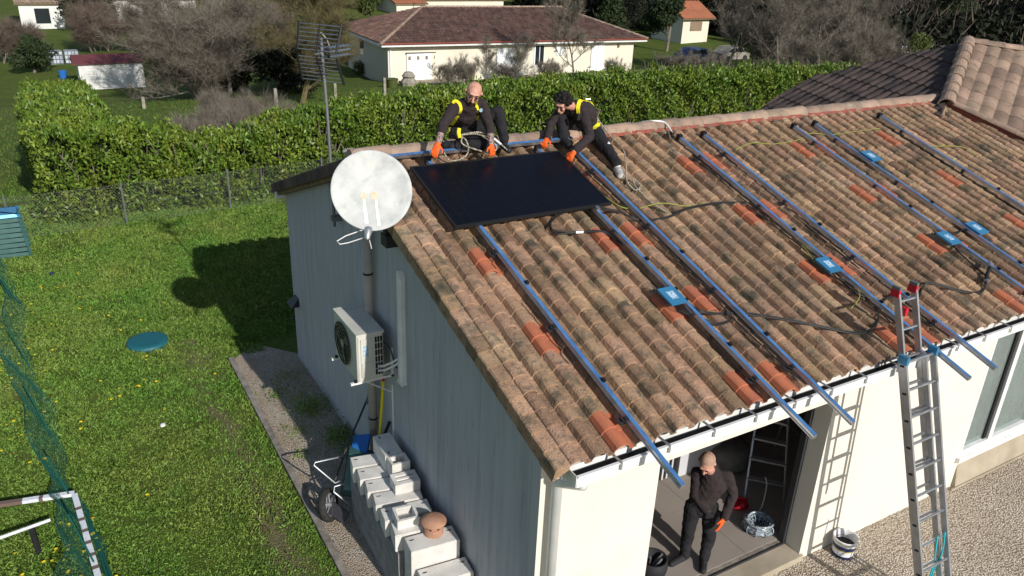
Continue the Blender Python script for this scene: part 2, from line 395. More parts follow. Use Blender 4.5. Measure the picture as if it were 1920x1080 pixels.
# ------------------------------------------------------------------ the house being worked on
house = thing('house', (0,0,0), 'single-storey house with worn canal tile roof, grey gable wall and cream front, workers on top', 'house')
D = 6.9
def hz(y): return (zR-.14)-(yR-y)*.307 if y < yR else (zR-.14)-(y-yR)*.359
MB().prism([(.004,0),(D,0),(D,hz(D)),(yR,hz(yR)),(.004,hz(0))], 0, .2).build('gable_wall', 'render_grey', house)
fwm = MB()
fwm.box((0,0,0),(.2,.004,hz(0)))
fwm.box((.2,0,0),(1.24,.2,hz(0))); fwm.box((1.24,0,2.05),(3.5,.2,hz(0))); 
fwm.box((3.5,0,0),(6.26,.2,hz(0))); fwm.box((6.26,0,2.36),(9.4,.2,hz(0))); fwm.box((6.26,0,0),(9.4,.2,.36)); fwm.box((9.4,0,0),(14,.2,hz(0)))
fwm.build('front_wall', 'render_cream', house)
MB().box((3.5,.2,0),(3.57,.30,2.05)).box((1.17,.2,0),(1.24,.30,2.05)).build('door_reveal', 'render_cream', house)
bw = MB(); bw.box((.2,D-.2,0),(14,D,hz(D)-.05)); bw.box((13.8,.2,0),(14,D-.2,hz(0)))
bw.build('rear_wall', 'render_grey', house)
iw = MB(); iw.box((.5,.22,.1),(.56,5,2.4)); iw.box((.56,4.95,.1),(6.2,5,2.4)); iw.box((6.2,.22,.1),(6.24,5,2.4)); iw.box((.5,.22,2.4),(6.24,5,2.45)); 
iw.box((3.6,.22,.1),(6.2,.26,2.4)); iw.box((.56,.22,.1),(1.15,.26,2.4)); iw.box((1.15,.22,2.06),(3.6,.26,2.4))
iw.build('interior_wall', 'interior_wall', house)
ft = MB()
for i in range(9):
    for j in range(11):
        x0 = .56+i*.6+(0); y0 = .275+j*.45; 
        if x0 < 6.1 and y0 < 4.9: ft.box((x0+.002,y0+.002,.09),(min(x0+.598,6.19),min(y0+.448,4.94),.104))
ft.build('floor_tiles', 'floor_tile', house)
MB().box((.56,.2,0),(6.2,4.95,.095)).build('floor_joints', 'kerb', house)
MB().box((1.20,-.035,0),(3.53,.195,.085)).build('threshold', 'sill', house)
MB().box((1.25,.19,.085),(3.49,.20,.11)).build('door_track', 'dark_metal', house)
df = MB(); df.box((3.455,.2,.1),(3.498,.27,2.05)); df.box((1.242,.2,.1),(1.262,.27,2.05)); df.box((1.262,.2,2.01),(3.455,.27,2.05))
df.build('door_frame', 'dark_metal', house)
# window on the right
win = thing('window', (0,0,0), None, None); del_w = win
win.parent = house
wf = MB(); wy0, wy1 = -.004, .10
x0, x1, z0, z1 = 6.26, 9.4, .47, 2.36
wf.box((x0,wy0,z0),(x1,wy1,z0+.07)); wf.box((x0,wy0,z1-.06),(x1,wy1,z1)); wf.box((x0,wy0,z0+.07),(x0+.05,wy1,z1-.06)); wf.box((x1-.05,wy0,z0+.07),(x1,wy1,z1-.06))
wf.box((6.86,.0,z0+.07),(6.95,.09,z1-.06)); wf.box((7.75,.0,z0+.07),(7.83,.09,z1-.06)); wf.box((x0-.04,-.05,z0-.07),(x1,.06,z0-.002))
wf.build('frame', 'white_pvc', win)
MB().box((6.80,.03,z0+.07),(6.858,.07,z1-.06)).build('seal', 'black', win)
MB().box((6.31,.05,z0+.07),(6.80,.056,z1-.06)).box((6.95,.05,z0+.07),(7.75,.056,z1-.06)).box((7.83,.05,z0+.07),(9.35,.056,z1-.06)).build('pane', 'glass', win)
cu = MB()
for i in range(60):
    xa = 6.27+i*.052; cu.add([(xa,.13+.02*(i%2),.4),(xa+.052,.13+.02*((i+1)%2),.4),(xa+.052,.13+.02*((i+1)%2),2.35),(xa,.13+.02*(i%2),2.35)], [(0,1,2,3)])
cu.build('curtain', 'curtain', win)
MB().add([(6.30,-.06,0),(9.4,-.06,0),(9.4,-.0,.33),(6.30,-.0,.33),(6.30,0,0),(9.4,0,0)], [(0,1,2,3),(0,3,4),(1,5,2)]).build('window_plinth', 'sill', house)
MB().box((6.20,-.075,0),(9.4,-.062,.03)).build('plinth_edge', 'sill', house)

# roof deck
rd = MB()
def slab(f, x0, x1, s0, s1, h0, h1):
    P = [f(x,s,h) for h in (h0,h1) for x,s in ((x0,s0),(x1,s0),(x1,s1),(x0,s1))]
    rd.add(P, [(0,3,2,1),(4,5,6,7),(0,1,5,4),(1,2,6,5),(2,3,7,6),(3,0,4,7)])
slab(rp, -.10, 14, 0.0, SL-.02, -.13, .0); slab(rrp, -.10, 14, 0.0, RSL-.02, -.13, .0)
rd.build('roof_deck', 'wood', house)
# tiles
TL, TP, TX0, TS0 = .355, .1988, .0226, .010
def tile_geo(fr, xc, s0, mb, rng, lift=0., L=TL, half=.5, pan=True, end=True):
    """one tile with a fake mid joint, as a separate island"""
    prof = []
    nb = 8
    for i in range(nb+1):
        t = -1+2*i/nb; prof.append((t, math.sqrt(max(0, 1-t*t*.97))))
    jx = rng.uniform(-.004,.004); sk = rng.uniform(-.012,.012); jh = rng.uniform(0,.006); tw = rng.uniform(-.004,.004)
    rows = [(0.,.90,-.006),(L*half,1.0,.004),(L*half+.003,.92,-.007),(L*.997,1.02,.006)]
    if end: rows.append((L, 1.02, -.012))
    vs_ = []; n = 0
    for (ds, wsc, dh) in rows:
        line = []
        for (t, hh) in prof:
            x = xc+jx+t*.072*wsc+sk*ds; h = .010+.062*hh*(1 if wsc < 1.015 or dh > 0 else .95)+dh+lift+jh+tw*t
            if hh < .3: h = .012+dh*.6+lift
            line.append(fr(x, s0+ds, h))
        if pan:
            line.append(fr(xc+jx+.086+sk*ds, s0+ds, .006+dh*.6+lift)); line.append(fr(xc+jx+.108+sk*ds, s0+ds, .004+dh*.6+lift)); line.append(fr(xc+jx+.140+sk*ds, s0+ds, .010+dh*.6+lift))
        vs_ += line; n = len(line)
    fs = [(r*n+i, r*n+i+1, (r+1)*n+i+1, (r+1)*n+i) for r in range(len(rows)-1) for i in range(n-1)]
    mb.add(vs_, [f[::-1] for f in fs])
rng = random.Random(4)
NEW = set()
for k in (2, 9, 11, 19, 21, 29, 31, 38):
    for j in (2, 5, 8, 11): NEW.add((k, j))
NEW.discard((2,2)); NEW.discard((9,2)); NEW.discard((38,11))
tm = MB(); newts = []
for k in range(0, 54):
    for j in range(12):
        xc = TX0+k*TP; s0 = TS0+j*TL
        if (k, j) in NEW:
            m_ = MB(); tile_geo(rp, xc, s0, m_, rng, .006, end=True); newts.append(m_)
            continue
        tile_geo(rp, xc, s0, tm, rng)
tiles = tm.build('roof_tiles', 'tile', house, smooth=False)
for m_ in newts: 
    o = m_.build('replacement_tile', 'new_tile', house); o['label'] = 'clean bright orange replacement tile'
rm = MB()
for k in range(0, 8):
    for j in range(10): tile_geo(rrp, TX0+k*TP, j*TL, rm, rng)
for k in range(0, 27):
    pass
rm.build('rear_tiles', 'tile_shaded', house)
# verge tiles with side drop
vm = MB()
def verge(fr, nrow, mb, sgn=1):
    for j in range(nrow):
        for hlf in (0, 1):
            s0 = .01+j*TL+hlf*TL/2; s1 = s0+TL/2+.004; hh = .004
            a0, a1 = -.168+rng.uniform(-.002,.002), -.046
            P = [fr(a0,s0,.030),fr(a0+.012,s0,.042),fr(a1,s0,.050),fr(a1,s0,.0), fr(a0,s1,.040),fr(a0+.012,s1,.053),fr(a1,s1,.060),fr(a1,s1,.0),
                 fr(a0,s0,-.09),fr(a0,s1,-.08), fr(a0+.015,s0,-.09),fr(a0+.015,s1,-.08)]
            f = [(0,1,5,4),(1,2,6,5),(2,3,7,6),(8,0,4,9),(4,5,6,7),(8,9,11,10),(4,7,11,9),(0,3,2,1)]
            mb.add(P, f)
verge(rp, 12, vm); vm.build('verge_tiles', 'tile', house)
vm = MB(); verge(rrp, 10, vm); vm.build('rear_verge_tiles', 'tile_shaded', house)
# ridge caps
rg = MB(); x = -.15; 
while x < 9.72:
    L = .40; jz = rng.uniform(-.004,.006); n = 9; vs_ = []
    rows = [(0,.098),(L*.5,.103),(L-.02,.108),(L+.03,.112),(L+.03,.100)]
    for (dx, r) in rows:
        for i in range(n+1):
            th = math.pi*i/n; vs_.append((x+dx, yR-.005+math.cos(th)*r*1.08, zR+.030+math.sin(th)*r*.98+jz))
    rg.add(vs_, [(q*(n+1)+i, q*(n+1)+i+1, (q+1)*(n+1)+i+1, (q+1)*(n+1)+i) for q in range(len(rows)-1) for i in range(n)])
    rg.add([vs_[i] for i in range(n+1)]+[(x, yR, zR-.03)], [tuple(range(n+1))])
    x += L
rg.build('ridge_tiles', 'ridge_tile', house, smooth=False)
mr = MB(); 
for i in range(50):
    xa = 2.5+i*.15; mr.add([rp(xa,.095,.085+rng.uniform(-.01,.01)), rp(xa+.15,.095,.085), rp(xa+.15,.128+rng.uniform(-.01,.012),.05), rp(xa,.125,.05)], [(0,1,2,3)])
mr.build('ridge_flashing', 'mortar_red', house)
sp_ = MB(); sp_.lathe([(.16,0),(.155,.03),(.10,.10),(.0,.15)], (3.80,4.02,3.85), n=4); sp_.build('loose_ridge_piece', 'ridge_tile', house)
ef = MB()
for k in range(0, 54):
    if rng.random() < .38 and k < 30:
        n = 8; xc = TX0+k*TP; P = [rp(xc+math.cos(math.pi*i/n)*.060, TS0+12*TL-.02, .008+math.sin(math.pi*i/n)*.050*rng.uniform(.8,1)) for i in range(n+1)]
        ef = MB(); ef.add(P, [tuple(range(n+1))]); ef.build('eave_mortar', 'mortar', house)
# gutter
gt = MB(); GY0, GY1, GZ0, GZ1 = -.335, -.480, 2.575, 2.665
gt.box((-.02,GY0,GZ0),(14,GY0+.012,GZ1-.012)); gt.box((-.02,GY1,GZ0),(14,GY0,GZ0+.012)); gt.box((-.02,GY1-.006,GZ0),(14,GY1,GZ1)); gt.box((-.02,GY1-.018,GZ1),(14,GY1+.006,GZ1+.012)); gt.box((-.026,GY1,GZ0),(-.02,GY0,GZ1+.01))
gt.build('gutter', 'white_pvc', house)
MB().box((-.015,GY1+.001,GZ0+.013),(14,GY0-.002,GZ0+.02)).build('gutter_bed', 'gutter_dark', house)
MB().box((-.04,GY0+.014,GZ0-.03),(14,GY0+.034,GZ1-.02)).build('fascia', 'white_pvc', house)
MB().box((-.04,GY0+.034,GZ0-.03),(14,-.002,GZ0-.015)).build('soffit', 'white_pvc', house)
for i in range(22):
    b = MB(); xx = .35+i*.46
    b.box((xx,GY1-.012,GZ1+.012),(xx+.022,GY0+.03,GZ1+.018)); b.box((xx,GY1-.022,GZ1-.05),(xx+.022,GY1-.0185,GZ1+.018)); b.build('gutter_bracket', 'alu_dull', house)
# bargeboard end box (blue grey in shade)
MB().prism([(-.35,2.56),(-.35,2.72),(0.25,2.86),(.6,2.95),(.6,2.78),(0.,2.58)], -.03, -.002).build('bargeboard', 'white_pvc', house)
pp = MB(); pp.tube([(.10,-.40,2.575),(.10,-.40,2.50),(.10,-.16,2.36),(.10,-.085,2.30),(.10,-.085,0)], .043, 14); pp.lathe([(.050,0),(.050,.06)], (.10,-.085,1.2), n=14)
pp.build('downpipe', 'white_pvc', house, smooth=True)
# rear gutter end
MB().box((-.10,7.02,2.56),(4,7.13,2.66)).build('rear_gutter', 'white_pvc', house)

# ---- upper hip roof
def polyroof(name, P, down, mats, parent, pitch=.2, amp=.028, sub=6, thick=.12, row=.35, step=.014):
    """convex planar polygon P; corrugated along `down`"""
    P = [V(p) for p in P]; n = (P[1]-P[0]).cross(P[2]-P[0]).normalized()
    if n.z < 0: n = -n
    d = V(down); d = (d-n*d.dot(n)).normalized(); a = d.cross(n); o = P[0]
    U = [((p-o).dot(a), (p-o).dot(d)) for p in P]; u0 = min(u for u, _ in U); u1 = max(u for u, _ in U)
    def rngat(u):
        bs = []
        for i in range(len(U)):
            (ua, ba), (ub, bb) = U[i], U[(i+1)%len(U)]
            if (ua-u)*(ub-u) <= 0 and ua != ub: bs.append(ba+(bb-ba)*(u-ua)/(ub-ua))
        return (min(bs), max(bs)) if bs else None
    mb = MB(); ncol = max(1, int((u1-u0)/pitch))
    prof = [(t/sub, math.sin(math.pi*t/sub)) for t in range(sub+1)]
    vmin = min(b for _, b in U)
    for c in range(ncol+1):
        uu = [min(max(u0+(c+t*1.0)*pitch, u0+1e-4), u1-1e-4) for t, _ in prof]
        rr = [rngat(u) for u in uu]
        if any(r is None for r in rr): continue
        lo = min(r[0] for r in rr); hi = max(r[1] for r in rr); j0 = int((lo-vmin)/row); j1 = int((hi-vmin)/row)+1
        for j in range(j0, j1+1):
            b0, b1 = vmin+j*row, vmin+(j+1)*row; vs_ = []
            for e, dh in ((b0, 0.), (b1, step)):
                for (u, (t, hh), r) in zip(uu, prof, rr):
                    b = min(max(e, r[0]), r[1]); vs_.append(o+a*u+d*b+n*(hh*amp*2-.0+dh))
            k = sub+1
            fs = [(i, i+1, k+i+1, k+i) for i in range(sub)]
            if (V(vs_[0])-V(vs_[k])).length < 1e-3 and (V(vs_[sub])-V(vs_[k+sub])).length < 1e-3: continue
            mb.add(vs_, fs)
    ob = mb.build(name, mats, parent)
    q = [p-n*.005 for p in P]+[p-n*thick for p in P]; k = len(P)
    MB().add(q, [tuple(range(k)), tuple(range(2*k-1, k-1, -1))]+[(i, i+k, (i+1)%k+k, (i+1)%k) for i in range(k)]).build(name+'_deck', 'wood', parent)
    return ob
A = V((11.619,4.414,4.769)); K = V((9.738,3.394,4.017))
# sunny face (plane through K, E2, A)
nR = V((-.17994,-.40561,1)); 
def onR(x, y): return V((x, y, K.z+.17994*(x-K.x)+.40561*(y-K.y)))
RP = [K, onR(10.167,2.289), onR(11.5,-1.2), onR(14.5,-1.4), onR(14.0,2.6), A]
polyroof('upper_roof_front', RP, (-.80,-.50,0), 'upper_tile', house, pitch=.22, amp=.013, step=.004)
pD = .548; fD = (-.93,.37)
def onD(x, y): return V((x, y, K.z-pD*((x-K.x)*fD[0]+(y-K.y)*fD[1])))
DP = [A, onD(K.x,K.y), onD(9.1,4.3), onD(9.0,7.7), onD(10.25,7.05), onD(10.732,6.779)]
DP = [A, onD(9.30,2.9+.25), onD(9.646-.2,6.983+.1), onD(9.95,7.02), onD(10.732,6.779)]
polyroof('upper_roof_shaded', DP, (-.93,.37,-.5), 'tile_shaded', house, pitch=.22, amp=.02)
hm = MB()
def caps(mb, p, q, r=.11, L=.30):
    p = V(p); q = V(q); d = (q-p); n_ = int(d.length/L); d.normalize(); sd_ = d.cross(V((0,0,1))).normalized(); u_ = sd_.cross(d)
    for i in range(n_+1):
        vs_ = []
        for (t, rr) in ((0, r*.9), (L*.7, r), (L+.02, r*1.1), (L+.02, r*.9)):
            for k in range(9):
                th = math.pi*k/8; vs_.append(p+d*(i*L+t)+sd_*math.cos(th)*rr*1.1+u_*(math.sin(th)*rr-.02))
        mb.add(vs_, [(a*9+b, a*9+b+1, (a+1)*9+b+1, (a+1)*9+b) for a in range(3) for b in range(8)])
caps(hm, A+V((0,0,.03)), K+V((-.02,-.02,.02))); caps(hm, A+V((0,0,.02)), onR(14,2.6)+V((0,0,.02)), .08)
hm.build('hip_tiles', 'ridge_tile', house)
lm_ = MB(); caps(lm_, K+V((.04,-.02,.01)), onR(11.5,-1.2)+V((-.02,0,.0)), .06, .36); lm_.build('upper_eave_tiles', 'ridge_tile', house)
uf = MB(); e0 = K+V((.02,-.03,-.03)); e1 = onR(11.5,-1.2)+V((-.04,-.03,-.03))
uf.add([e0, e1, e1-V((0,0,.4)), e0-V((0,0,.25))], [(0,1,2,3)]); uf.build('upper_flashing', 'mortar_red', house)

# ------------------------------------------------------------------ things on the gable wall
pipe = MB(); pipe.tube([(-.075,3.455,0.02),(-.075,3.455,3.45)], .05, 16)
o = pipe.build('vent_pipe', 'pipe_beige', smooth=True); tag(o, 'tall beige drainpipe running up the grey gable wall behind the heat pump', 'pipe')
for z in (.9,1.9,2.75):
    c_ = MB(); c_.lathe([(.054,-.012),(.056,0),(.054,.012)], (-.075,3.455,z), n=16); c_.build('clamp', 'black', o)
du = MB()
def rbox(mb, a, b, r=.02, mi=0):  # bevelled along z edges facing -x
    x0,y0,z0 = a; x1,y1,z1 = b
    mb.prism([(x1,y0),(x1,y1),(x0+r,y1),(x0,y1-r),(x0,y0+r),(x0+r,y0)], z0, z1, 'z', mi)
rbox(du, (-.065,2.61,1.80), (-.001,2.70,3.00)); du.prism([(2.61,3.0),(2.70,3.0),(2.685,3.06),(2.655,3.08),(2.625,3.06)], -.06, -.001); du.prism([(2.59,1.78),(2.72,1.78),(2.70,1.82),(2.61,1.82)], -.067, -.001)
o = du.build('cable_duct', 'white_pvc'); tag(o, 'white plastic pipe cover fixed vertically on the grey gable wall', 'duct')
o = MB().tube([(-.012,2.98,1.58),(-.012,2.98,.05)], .012, 6).build('drain_hose', 'white_pvc'); tag(o, 'thin white drain tube running down the wall under the heat pump', 'pipe')
vt = MB(); vt.add([(-.001,6.62,1.12),(-.001,6.80,1.12),(-.13,6.84,1.0),(-.13,6.56,1.0),(-.001,6.62,.98),(-.001,6.80,.98)], [(0,1,2,3),(3,2,5,4),(0,3,4),(1,5,2)])
o = vt.build('vent_hood', 'dark_metal'); tag(o, 'small grey metal vent hood low on the gable wall', 'vent')
tp = MB(); tp.tube([(0,6.96,.63),(-.06,6.96,.63),(-.07,6.96,.57)], .012, 6); tp.tube([(-.04,6.93,.66),(-.04,6.99,.66)], .008, 6)
o = tp.build('garden_tap', 'dark_metal'); tag(o, 'small outdoor tap near the far corner of the gable wall', 'tap')

# AC / heat pump
ac = thing('heat_pump', (-.27,3.3,1.75), 'beige heat pump outdoor unit on wall brackets below the satellite dish', 'heat pump')
X0, X1, Y0, Y1, Z0, Z1 = -.42, -.12, 2.93, 3.66, 1.745, 2.30
cs = MB(); rb = .018
cs.prism([(X0+rb,Y0),(X1-rb,Y0),(X1,Y0+rb),(X1,Y1-rb),(X1-rb,Y1),(X0+rb,Y1),(X0,Y1-rb),(X0,Y0+rb)], Z0, Z1-.02, 'z')
cs.prism([(X0-.004,Y0-.004),(X1+.004,Y0-.004),(X1+.004,Y1+.004),(X0-.004,Y1+.004)], Z1-.02, Z1+.006, 'z')
cs.build('casing', 'ac', ac)
fg = MB(); fc = V((X0-.006,3.36,2.02))
fg.lathe([(.235,0),(.245,.012),(.225,.014)], fc, (-1,0,0), 36); 
for r in (.2,.16,.12,.08): fg.lathe([(r,.012),(r+.006,.016),(r+.010,.012)], fc, (-1,0,0), 30)
for k in range(12):
    th = k*math.pi/6; fg.tube([fc+V((-.012,math.cos(th)*.05,math.sin(th)*.05)), fc+V((-.012,math.cos(th)*.235,math.sin(th)*.235))], .003, 4)
fg.build('fan_grille', 'dark_metal', ac)
fb = MB(); fb.lathe([(.0,.002),(.225,.003)], fc+V((.005,0,0)), (-1,0,0), 30); fb.build('fan_opening', 'pane_dark', ac)
fl = MB()
for k in range(3):
    th = k*2*math.pi/3
    P = [fc+V((-.006,math.cos(th+a)*r,math.sin(th+a)*r)) for a, r in ((-.1,.05),(.15,.2),(.75,.2),(.6,.05))]; fl.add(P, [(0,1,2,3)])
fl.lathe([(.0,.012),(.05,.010),(.05,0)], fc, (-1,0,0), 16); fl.build('fan', 'alu_dull', ac)
sg = MB()
for i in range(3):
    for j in range(6): 
        xa = X1-.10+i*.030; za = Z0+.045+j*.078; sg.box((xa,Y0-.004,za),(xa+.022,Y0+.001,za+.066))
sg.build('side_vents', 'black', ac)
sp = MB(); sp.box((X0+.04,Y0-.012,Z0+.06),(X0+.16,Y0,Z0+.50)); sp.box((X0+.05,Y0-.022,Z0+.05),(X0+.15,Y0-.012,Z0+.22)); sp.build('service_cover', 'ac', ac)
MB().box((X0+.065,Y0-.0135,Z0+.30),(X0+.12,Y0-.0122,Z0+.42)).build('rating_plate', 'label', ac)
for yy in (2.96, 3.58):
    b = MB(); b.box((X0-.07,yy,Z0-.045),(-.001,yy+.03,Z0-.02)); b.box((-.03,yy,Z0-.045),(-.001,yy+.03,Z0+.30)); b.tube([(X0+.1,yy+.015,Z0-.04),(-.02,yy+.015,Z0-.25)], .008, 6)
    b.build('bracket', 'white_pvc', ac)
    for xx in (X0+.03,): MB().lathe([(.0,.03),(.018,.025),(.022,0)], (xx-.04,yy+.015,Z0-.02), n=10).build('rubber_foot', 'black', ac)
for dz in (0,.055):
    h = MB(); h.tube([(X1-.05-.03,Y0-.02,Z0+.10+dz),(X1-.02,Y0-.06,Z0+.11+dz),(X1+.06,Y0-.12,Z0+.17+dz),(-.03,Y0-.22,Z0+.26+dz)], .013, 8); h.build('refrigerant_pipe', 'white_pvc', ac, smooth=True)
MB().tube([(X1-.02,3.1,Z1-.1),(X1+.08,2.95,Z1-.25),(-.01,2.86,Z1-.45)], .008, 6).build('power_cable', 'dark_metal', ac)

# dish
dn = V((-.20,-.88,.43)).normalized(); dc = V((-.352,2.52,3.980)); dr = .368
dish = thing('satellite_dish', (-.05,2.75,3.35), 'large round weathered white satellite dish on the gable side', 'satellite dish')
du_ = dn.cross(V((0,0,1))).normalized(); dv_ = dn.cross(du_)*-1
rf = MB(); prof = [(0.001,-.055),(.10,-.050),(.20,-.036),(.28,-.018),(.335,-.002),(dr,.004),(dr+.006,.0),(dr,-.008),(.335,-.014),(.28,-.03),(.2,-.048),(.1,-.062),(.001,-.067)]
rf.lathe(prof, dc, dn, 64); ro = rf.build('reflector', 'dish', dish, smooth=True)
def dpt(u, v, off=.004):
    r = math.hypot(u, v); return dc+du_*u+dv_*v+dn*(-.055+.055*(r/.335)**2+off)
def streak(u0, v0, w0, v1, w1, mk_, seg=8):
    mb = MB(); P = []
    for i in range(seg+1):
        t = i/seg; v = v0+(v1-v0)*t; ww = w0+(w1-w0)*t; P += [dpt(u0-ww/2, v), dpt(u0+ww/2, v)]
    mb.add(P, [(2*i,2*i+1,2*i+3,2*i+2) for i in range(seg)]); return mb
st_ = streak(-.035,-.07,.018,-.33,.03,0)
st_.v += streak(.075,-.07,.022,-.30,.035,0).v; n_ = len(st_.f); st_.f += [tuple(i+len(st_.v)//2 for i in f) for f in st_.f[:n_]]; st_.m += st_.m[:n_]
st_.build('clean_streaks', 'dish_streak', dish)
rs = MB()
for (u, v, r) in ((-.025,-.040,.036),(.078,-.042,.028)):
    rs = MB()
    P = [dpt(u+math.cos(t*math.pi/6)*r, v+math.sin(t*math.pi/6)*r*1.2, .0045) for t in range(12)]; rs.add(P, [tuple(range(12))]); rs.build('rust_stain', 'dish_rust', dish)
arm = MB(); low = dpt(.05,-.34,-.01); lnb = dc+du_*.10+dv_*(-.42)+dn*.20
arm.tube([low, lnb], .010, 8); arm.tube([dc-dn*.07, dc-dn*.14, V((-.12,2.80,3.75)), V((-.02,2.90,3.45))], .022, 10); arm.tube([V((-.12,2.80,3.90)), V((-.12,2.80,3.35))], .024, 10)
arm.box((-.14,2.73,3.30),(-.001,2.88,3.42)); arm.build('mount_arm', 'dark_metal', dish)
lb = MB(); ld = (dc-lnb).normalized(); lb.lathe([(0,.07),(.035,.065),(.038,.03),(.03,0),(.022,-.05),(0,-.06)], lnb, ld, 16); lb.build('receiver_head', 'alu_dull', dish, smooth=True)
cb = MB(); cb.tube([lnb-V((0,0,.02)), lnb+V((-.05,.05,-.05)), lnb+V((-.15,.10,-.09)), lnb+V((-.22,.12,-.10)), lnb+V((-.24,.14,-.075)), lnb+V((-.15,.16,-.045)), low+V((0,.05,-.02))], .005, 6)
cb.tube([lnb, lnb+V((.03,.03,-.09)), lnb+V((.05,.05,-.16))], .005, 6); cb.build('coax_cable', 'white_pvc', dish)

# TV aerial
ae = thing('tv_aerial', (-.08,4.5,3.2), 'tall grey roof aerial with two wire grids and a boom on a mast', 'aerial')
mt = MB(); mt.tube([(-.08,4.5,2.95),(-.085,4.53,4.2),(-.10,4.57,5.08)], .017, 12); mt.box((-.11,4.46,3.02),(-.001,4.54,3.08)); mt.box((-.11,4.46,3.42),(-.001,4.54,3.48)); mt.build('mast', 'galv', ae, smooth=False)
ac_ = V((-.10,4.57,4.92)); bd = V((.80,.60,-.02)).normalized(); sdv = bd.cross(V((0,0,1))).normalized()   # boom pointing direction, side
def gridp(sgn, name):
    d = (V((0,0,sgn))*.86-bd*.02*0+bd*.28).normalized(); g = MB(); o_ = ac_-bd*.10
    for i in range(7):
        p = o_+d*(.04+.045*i); g.tube([p-sdv*.26, p+sdv*.26], .0055, 5)
    g.build(name, 'alu', ae)
    e = MB()
    for s in (-1, 1): e.tube([o_+d*.03+sdv*.25*s, o_+d*.33+sdv*.27*s], [.013,.015], 5)
    e.tube([o_, o_+d*.31], .010, 6); e.build('grid_bar', 'black', ae)
gridp(1, 'reflector_grid'); gridp(-1, 'reflector_grid')
bm = MB(); bm.tube([ac_-bd*.12, ac_+bd*.55], .011, 6)
for off in (.05,-.05): bm.tube([ac_+V((0,0,off)), ac_+bd*.50+V((0,0,off*1.0))], .006, 5)
bm.build('boom', 'alu', ae)
dr_ = MB()
for i in range(8):
    p = ac_+bd*(.08+.06*i)
    for off in (.05,-.05): MB().tube([p-sdv*.08+V((0,0,off)), p+sdv*.08+V((0,0,off))], .0045, 4).build('director_rod', 'alu', ae)
cb = MB(); cb.tube([ac_+V((0,0,.22)), ac_+V((.06,-.02,.15)), ac_+V((.10,-.02,.02)), ac_+V((.08,0,-.06)), ac_+V((.0,0,-.05))], .005, 6); cb.build('coax_cable', 'pipe_beige', ae)
bx = MB(); bx.box((-.03,-.035,-.05),(.06,.035,.05), fr=Matrix.Translation(ac_+bd*.03)); bx.build('dipole_box', 'black', ae)

# roof vent cap left end of ridge
rv = MB(); c0 = (-.055,3.86,3.90); rv.lathe([(.07,-.15),(.07,.07),(.075,.07)], c0, n=20); rv.lathe([(.0,.125),(.06,.122),(.098,.108),(.102,.098),(.098,.088),(0,.084)], c0, n=24)
for k in range(6):
    th = k*math.pi/3; rv.tube([(c0[0]+math.cos(th)*.06,c0[1]+math.sin(th)*.06,c0[2]+.06),(c0[0]+math.cos(th)*.06,c0[1]+math.sin(th)*.06,c0[2]+.10)], .01, 5)
o = rv.build('roof_vent', 'pipe_beige', smooth=False); tag(o, 'round cream vent cowl at the gable end of the ridge behind the dish', 'roof vent')

# ------------------------------------------------------------------ rails, panel, inverters, cables
RAILS = [(.588,.32,4.757),(1.950,.32,4.764),(2.400,.30,4.773),(4.002,.406,4.777),(4.415,.395,4.777),(6.035,.43,4.777),(6.462,.426,4.777),(7.90,.405,4.777)]
RL = ['blue-filmed rail nearest the gable verge, ending out over the doorway wall',
 'blue-filmed rail emerging below the lower right corner of the black panel',
 'blue-filmed rail just right of the panel, under the seated worker\'s white shoe',
 'blue-filmed rail running down behind the ladder top, left one of its pair',
 'blue-filmed rail sticking out past the gutter just right of the ladder',
 'blue-filmed rail carrying the left inverter of the pair near the right edge',
 'blue-filmed rail passing the inverter highest on the roof',
 'blue-filmed rail farthest right, nearest the upper hip roof']
RLS = ['the rail nearest the gable verge', 'the rail below the panel corner', 'the rail right of the panel', 'the rail behind the ladder top', 'the rail just right of the ladder', 'the rail carrying the left inverter of the close pair', 'the rail passing the highest inverter', 'the rail farthest right']
def railbox(mb, x, s0, s1, wx, h0, h1, mi=0):
    P = [rp(xx, s, h) for s in (s0, s1) for (xx, h) in ((x-wx,h0),(x+wx,h0),(x+wx,h1),(x-wx,h1))]
    mb.add(P, [(0,1,2,3),(7,6,5,4),(0,4,5,1),(1,5,6,2),(2,6,7,3),(3,7,4,0)], mi)
for i, (x, s0, s1) in enumerate(RAILS):
    r = thing('mounting_rail', rp(x, s0, .1), RL[i], 'rail', 'aluminium rails laid down the tiled roof')
    b = MB(); railbox(b, x, s0, s1, .019, .095, .134); 
    railbox(b, x-.0235, s0, s1, .004, .100, .106); railbox(b, x+.0235, s0, s1, .004, .100, .106)
    b.build('profile', 'alu', r)
    f = MB(); railbox(f, x, s0+.03, s1-.004, .0185, .1345, .1365); f.build('protective_film', 'film_blue', r)
    e = MB(); railbox(e, x, s0-.03, s0+.02, .03, .08, .16); e.build('end_clamp', 'black', r)
    for s in (.85, 1.93, 3.0, 4.08):
        if s < s0: continue
        h = MB(); railbox(h, x-.055, s-.05, s+.02, .018, .07, .076); railbox(h, x-.03, s-.02, s+.02, .006, .07, .125); railbox(h, x-.03, s-.015, s+.015, .022, .10, .106); h.build('roof_hook', 'dark_metal', r)
    for s in (2.45, 3.7):
        h = MB(); railbox(h, x+.012, s-.018, s+.018, .014, .135, .16); h.build('bolt_clamp', 'black', r)
ridge_rail = thing('mounting_rail', rp(.1,.2,.14), 'blue and silver rail lying across the roof along the ridge under the two workers', 'rail')
b = MB(); P = [rp(x, s, h) for x in (-.02, 2.50) for (s, h) in ((.18,.115),(.22,.115),(.22,.150),(.18,.150))]; b.add(P, [(0,1,2,3),(7,6,5,4),(0,4,5,1),(1,5,6,2),(2,6,7,3),(3,7,4,0)]); b.build('profile', 'alu', ridge_rail)
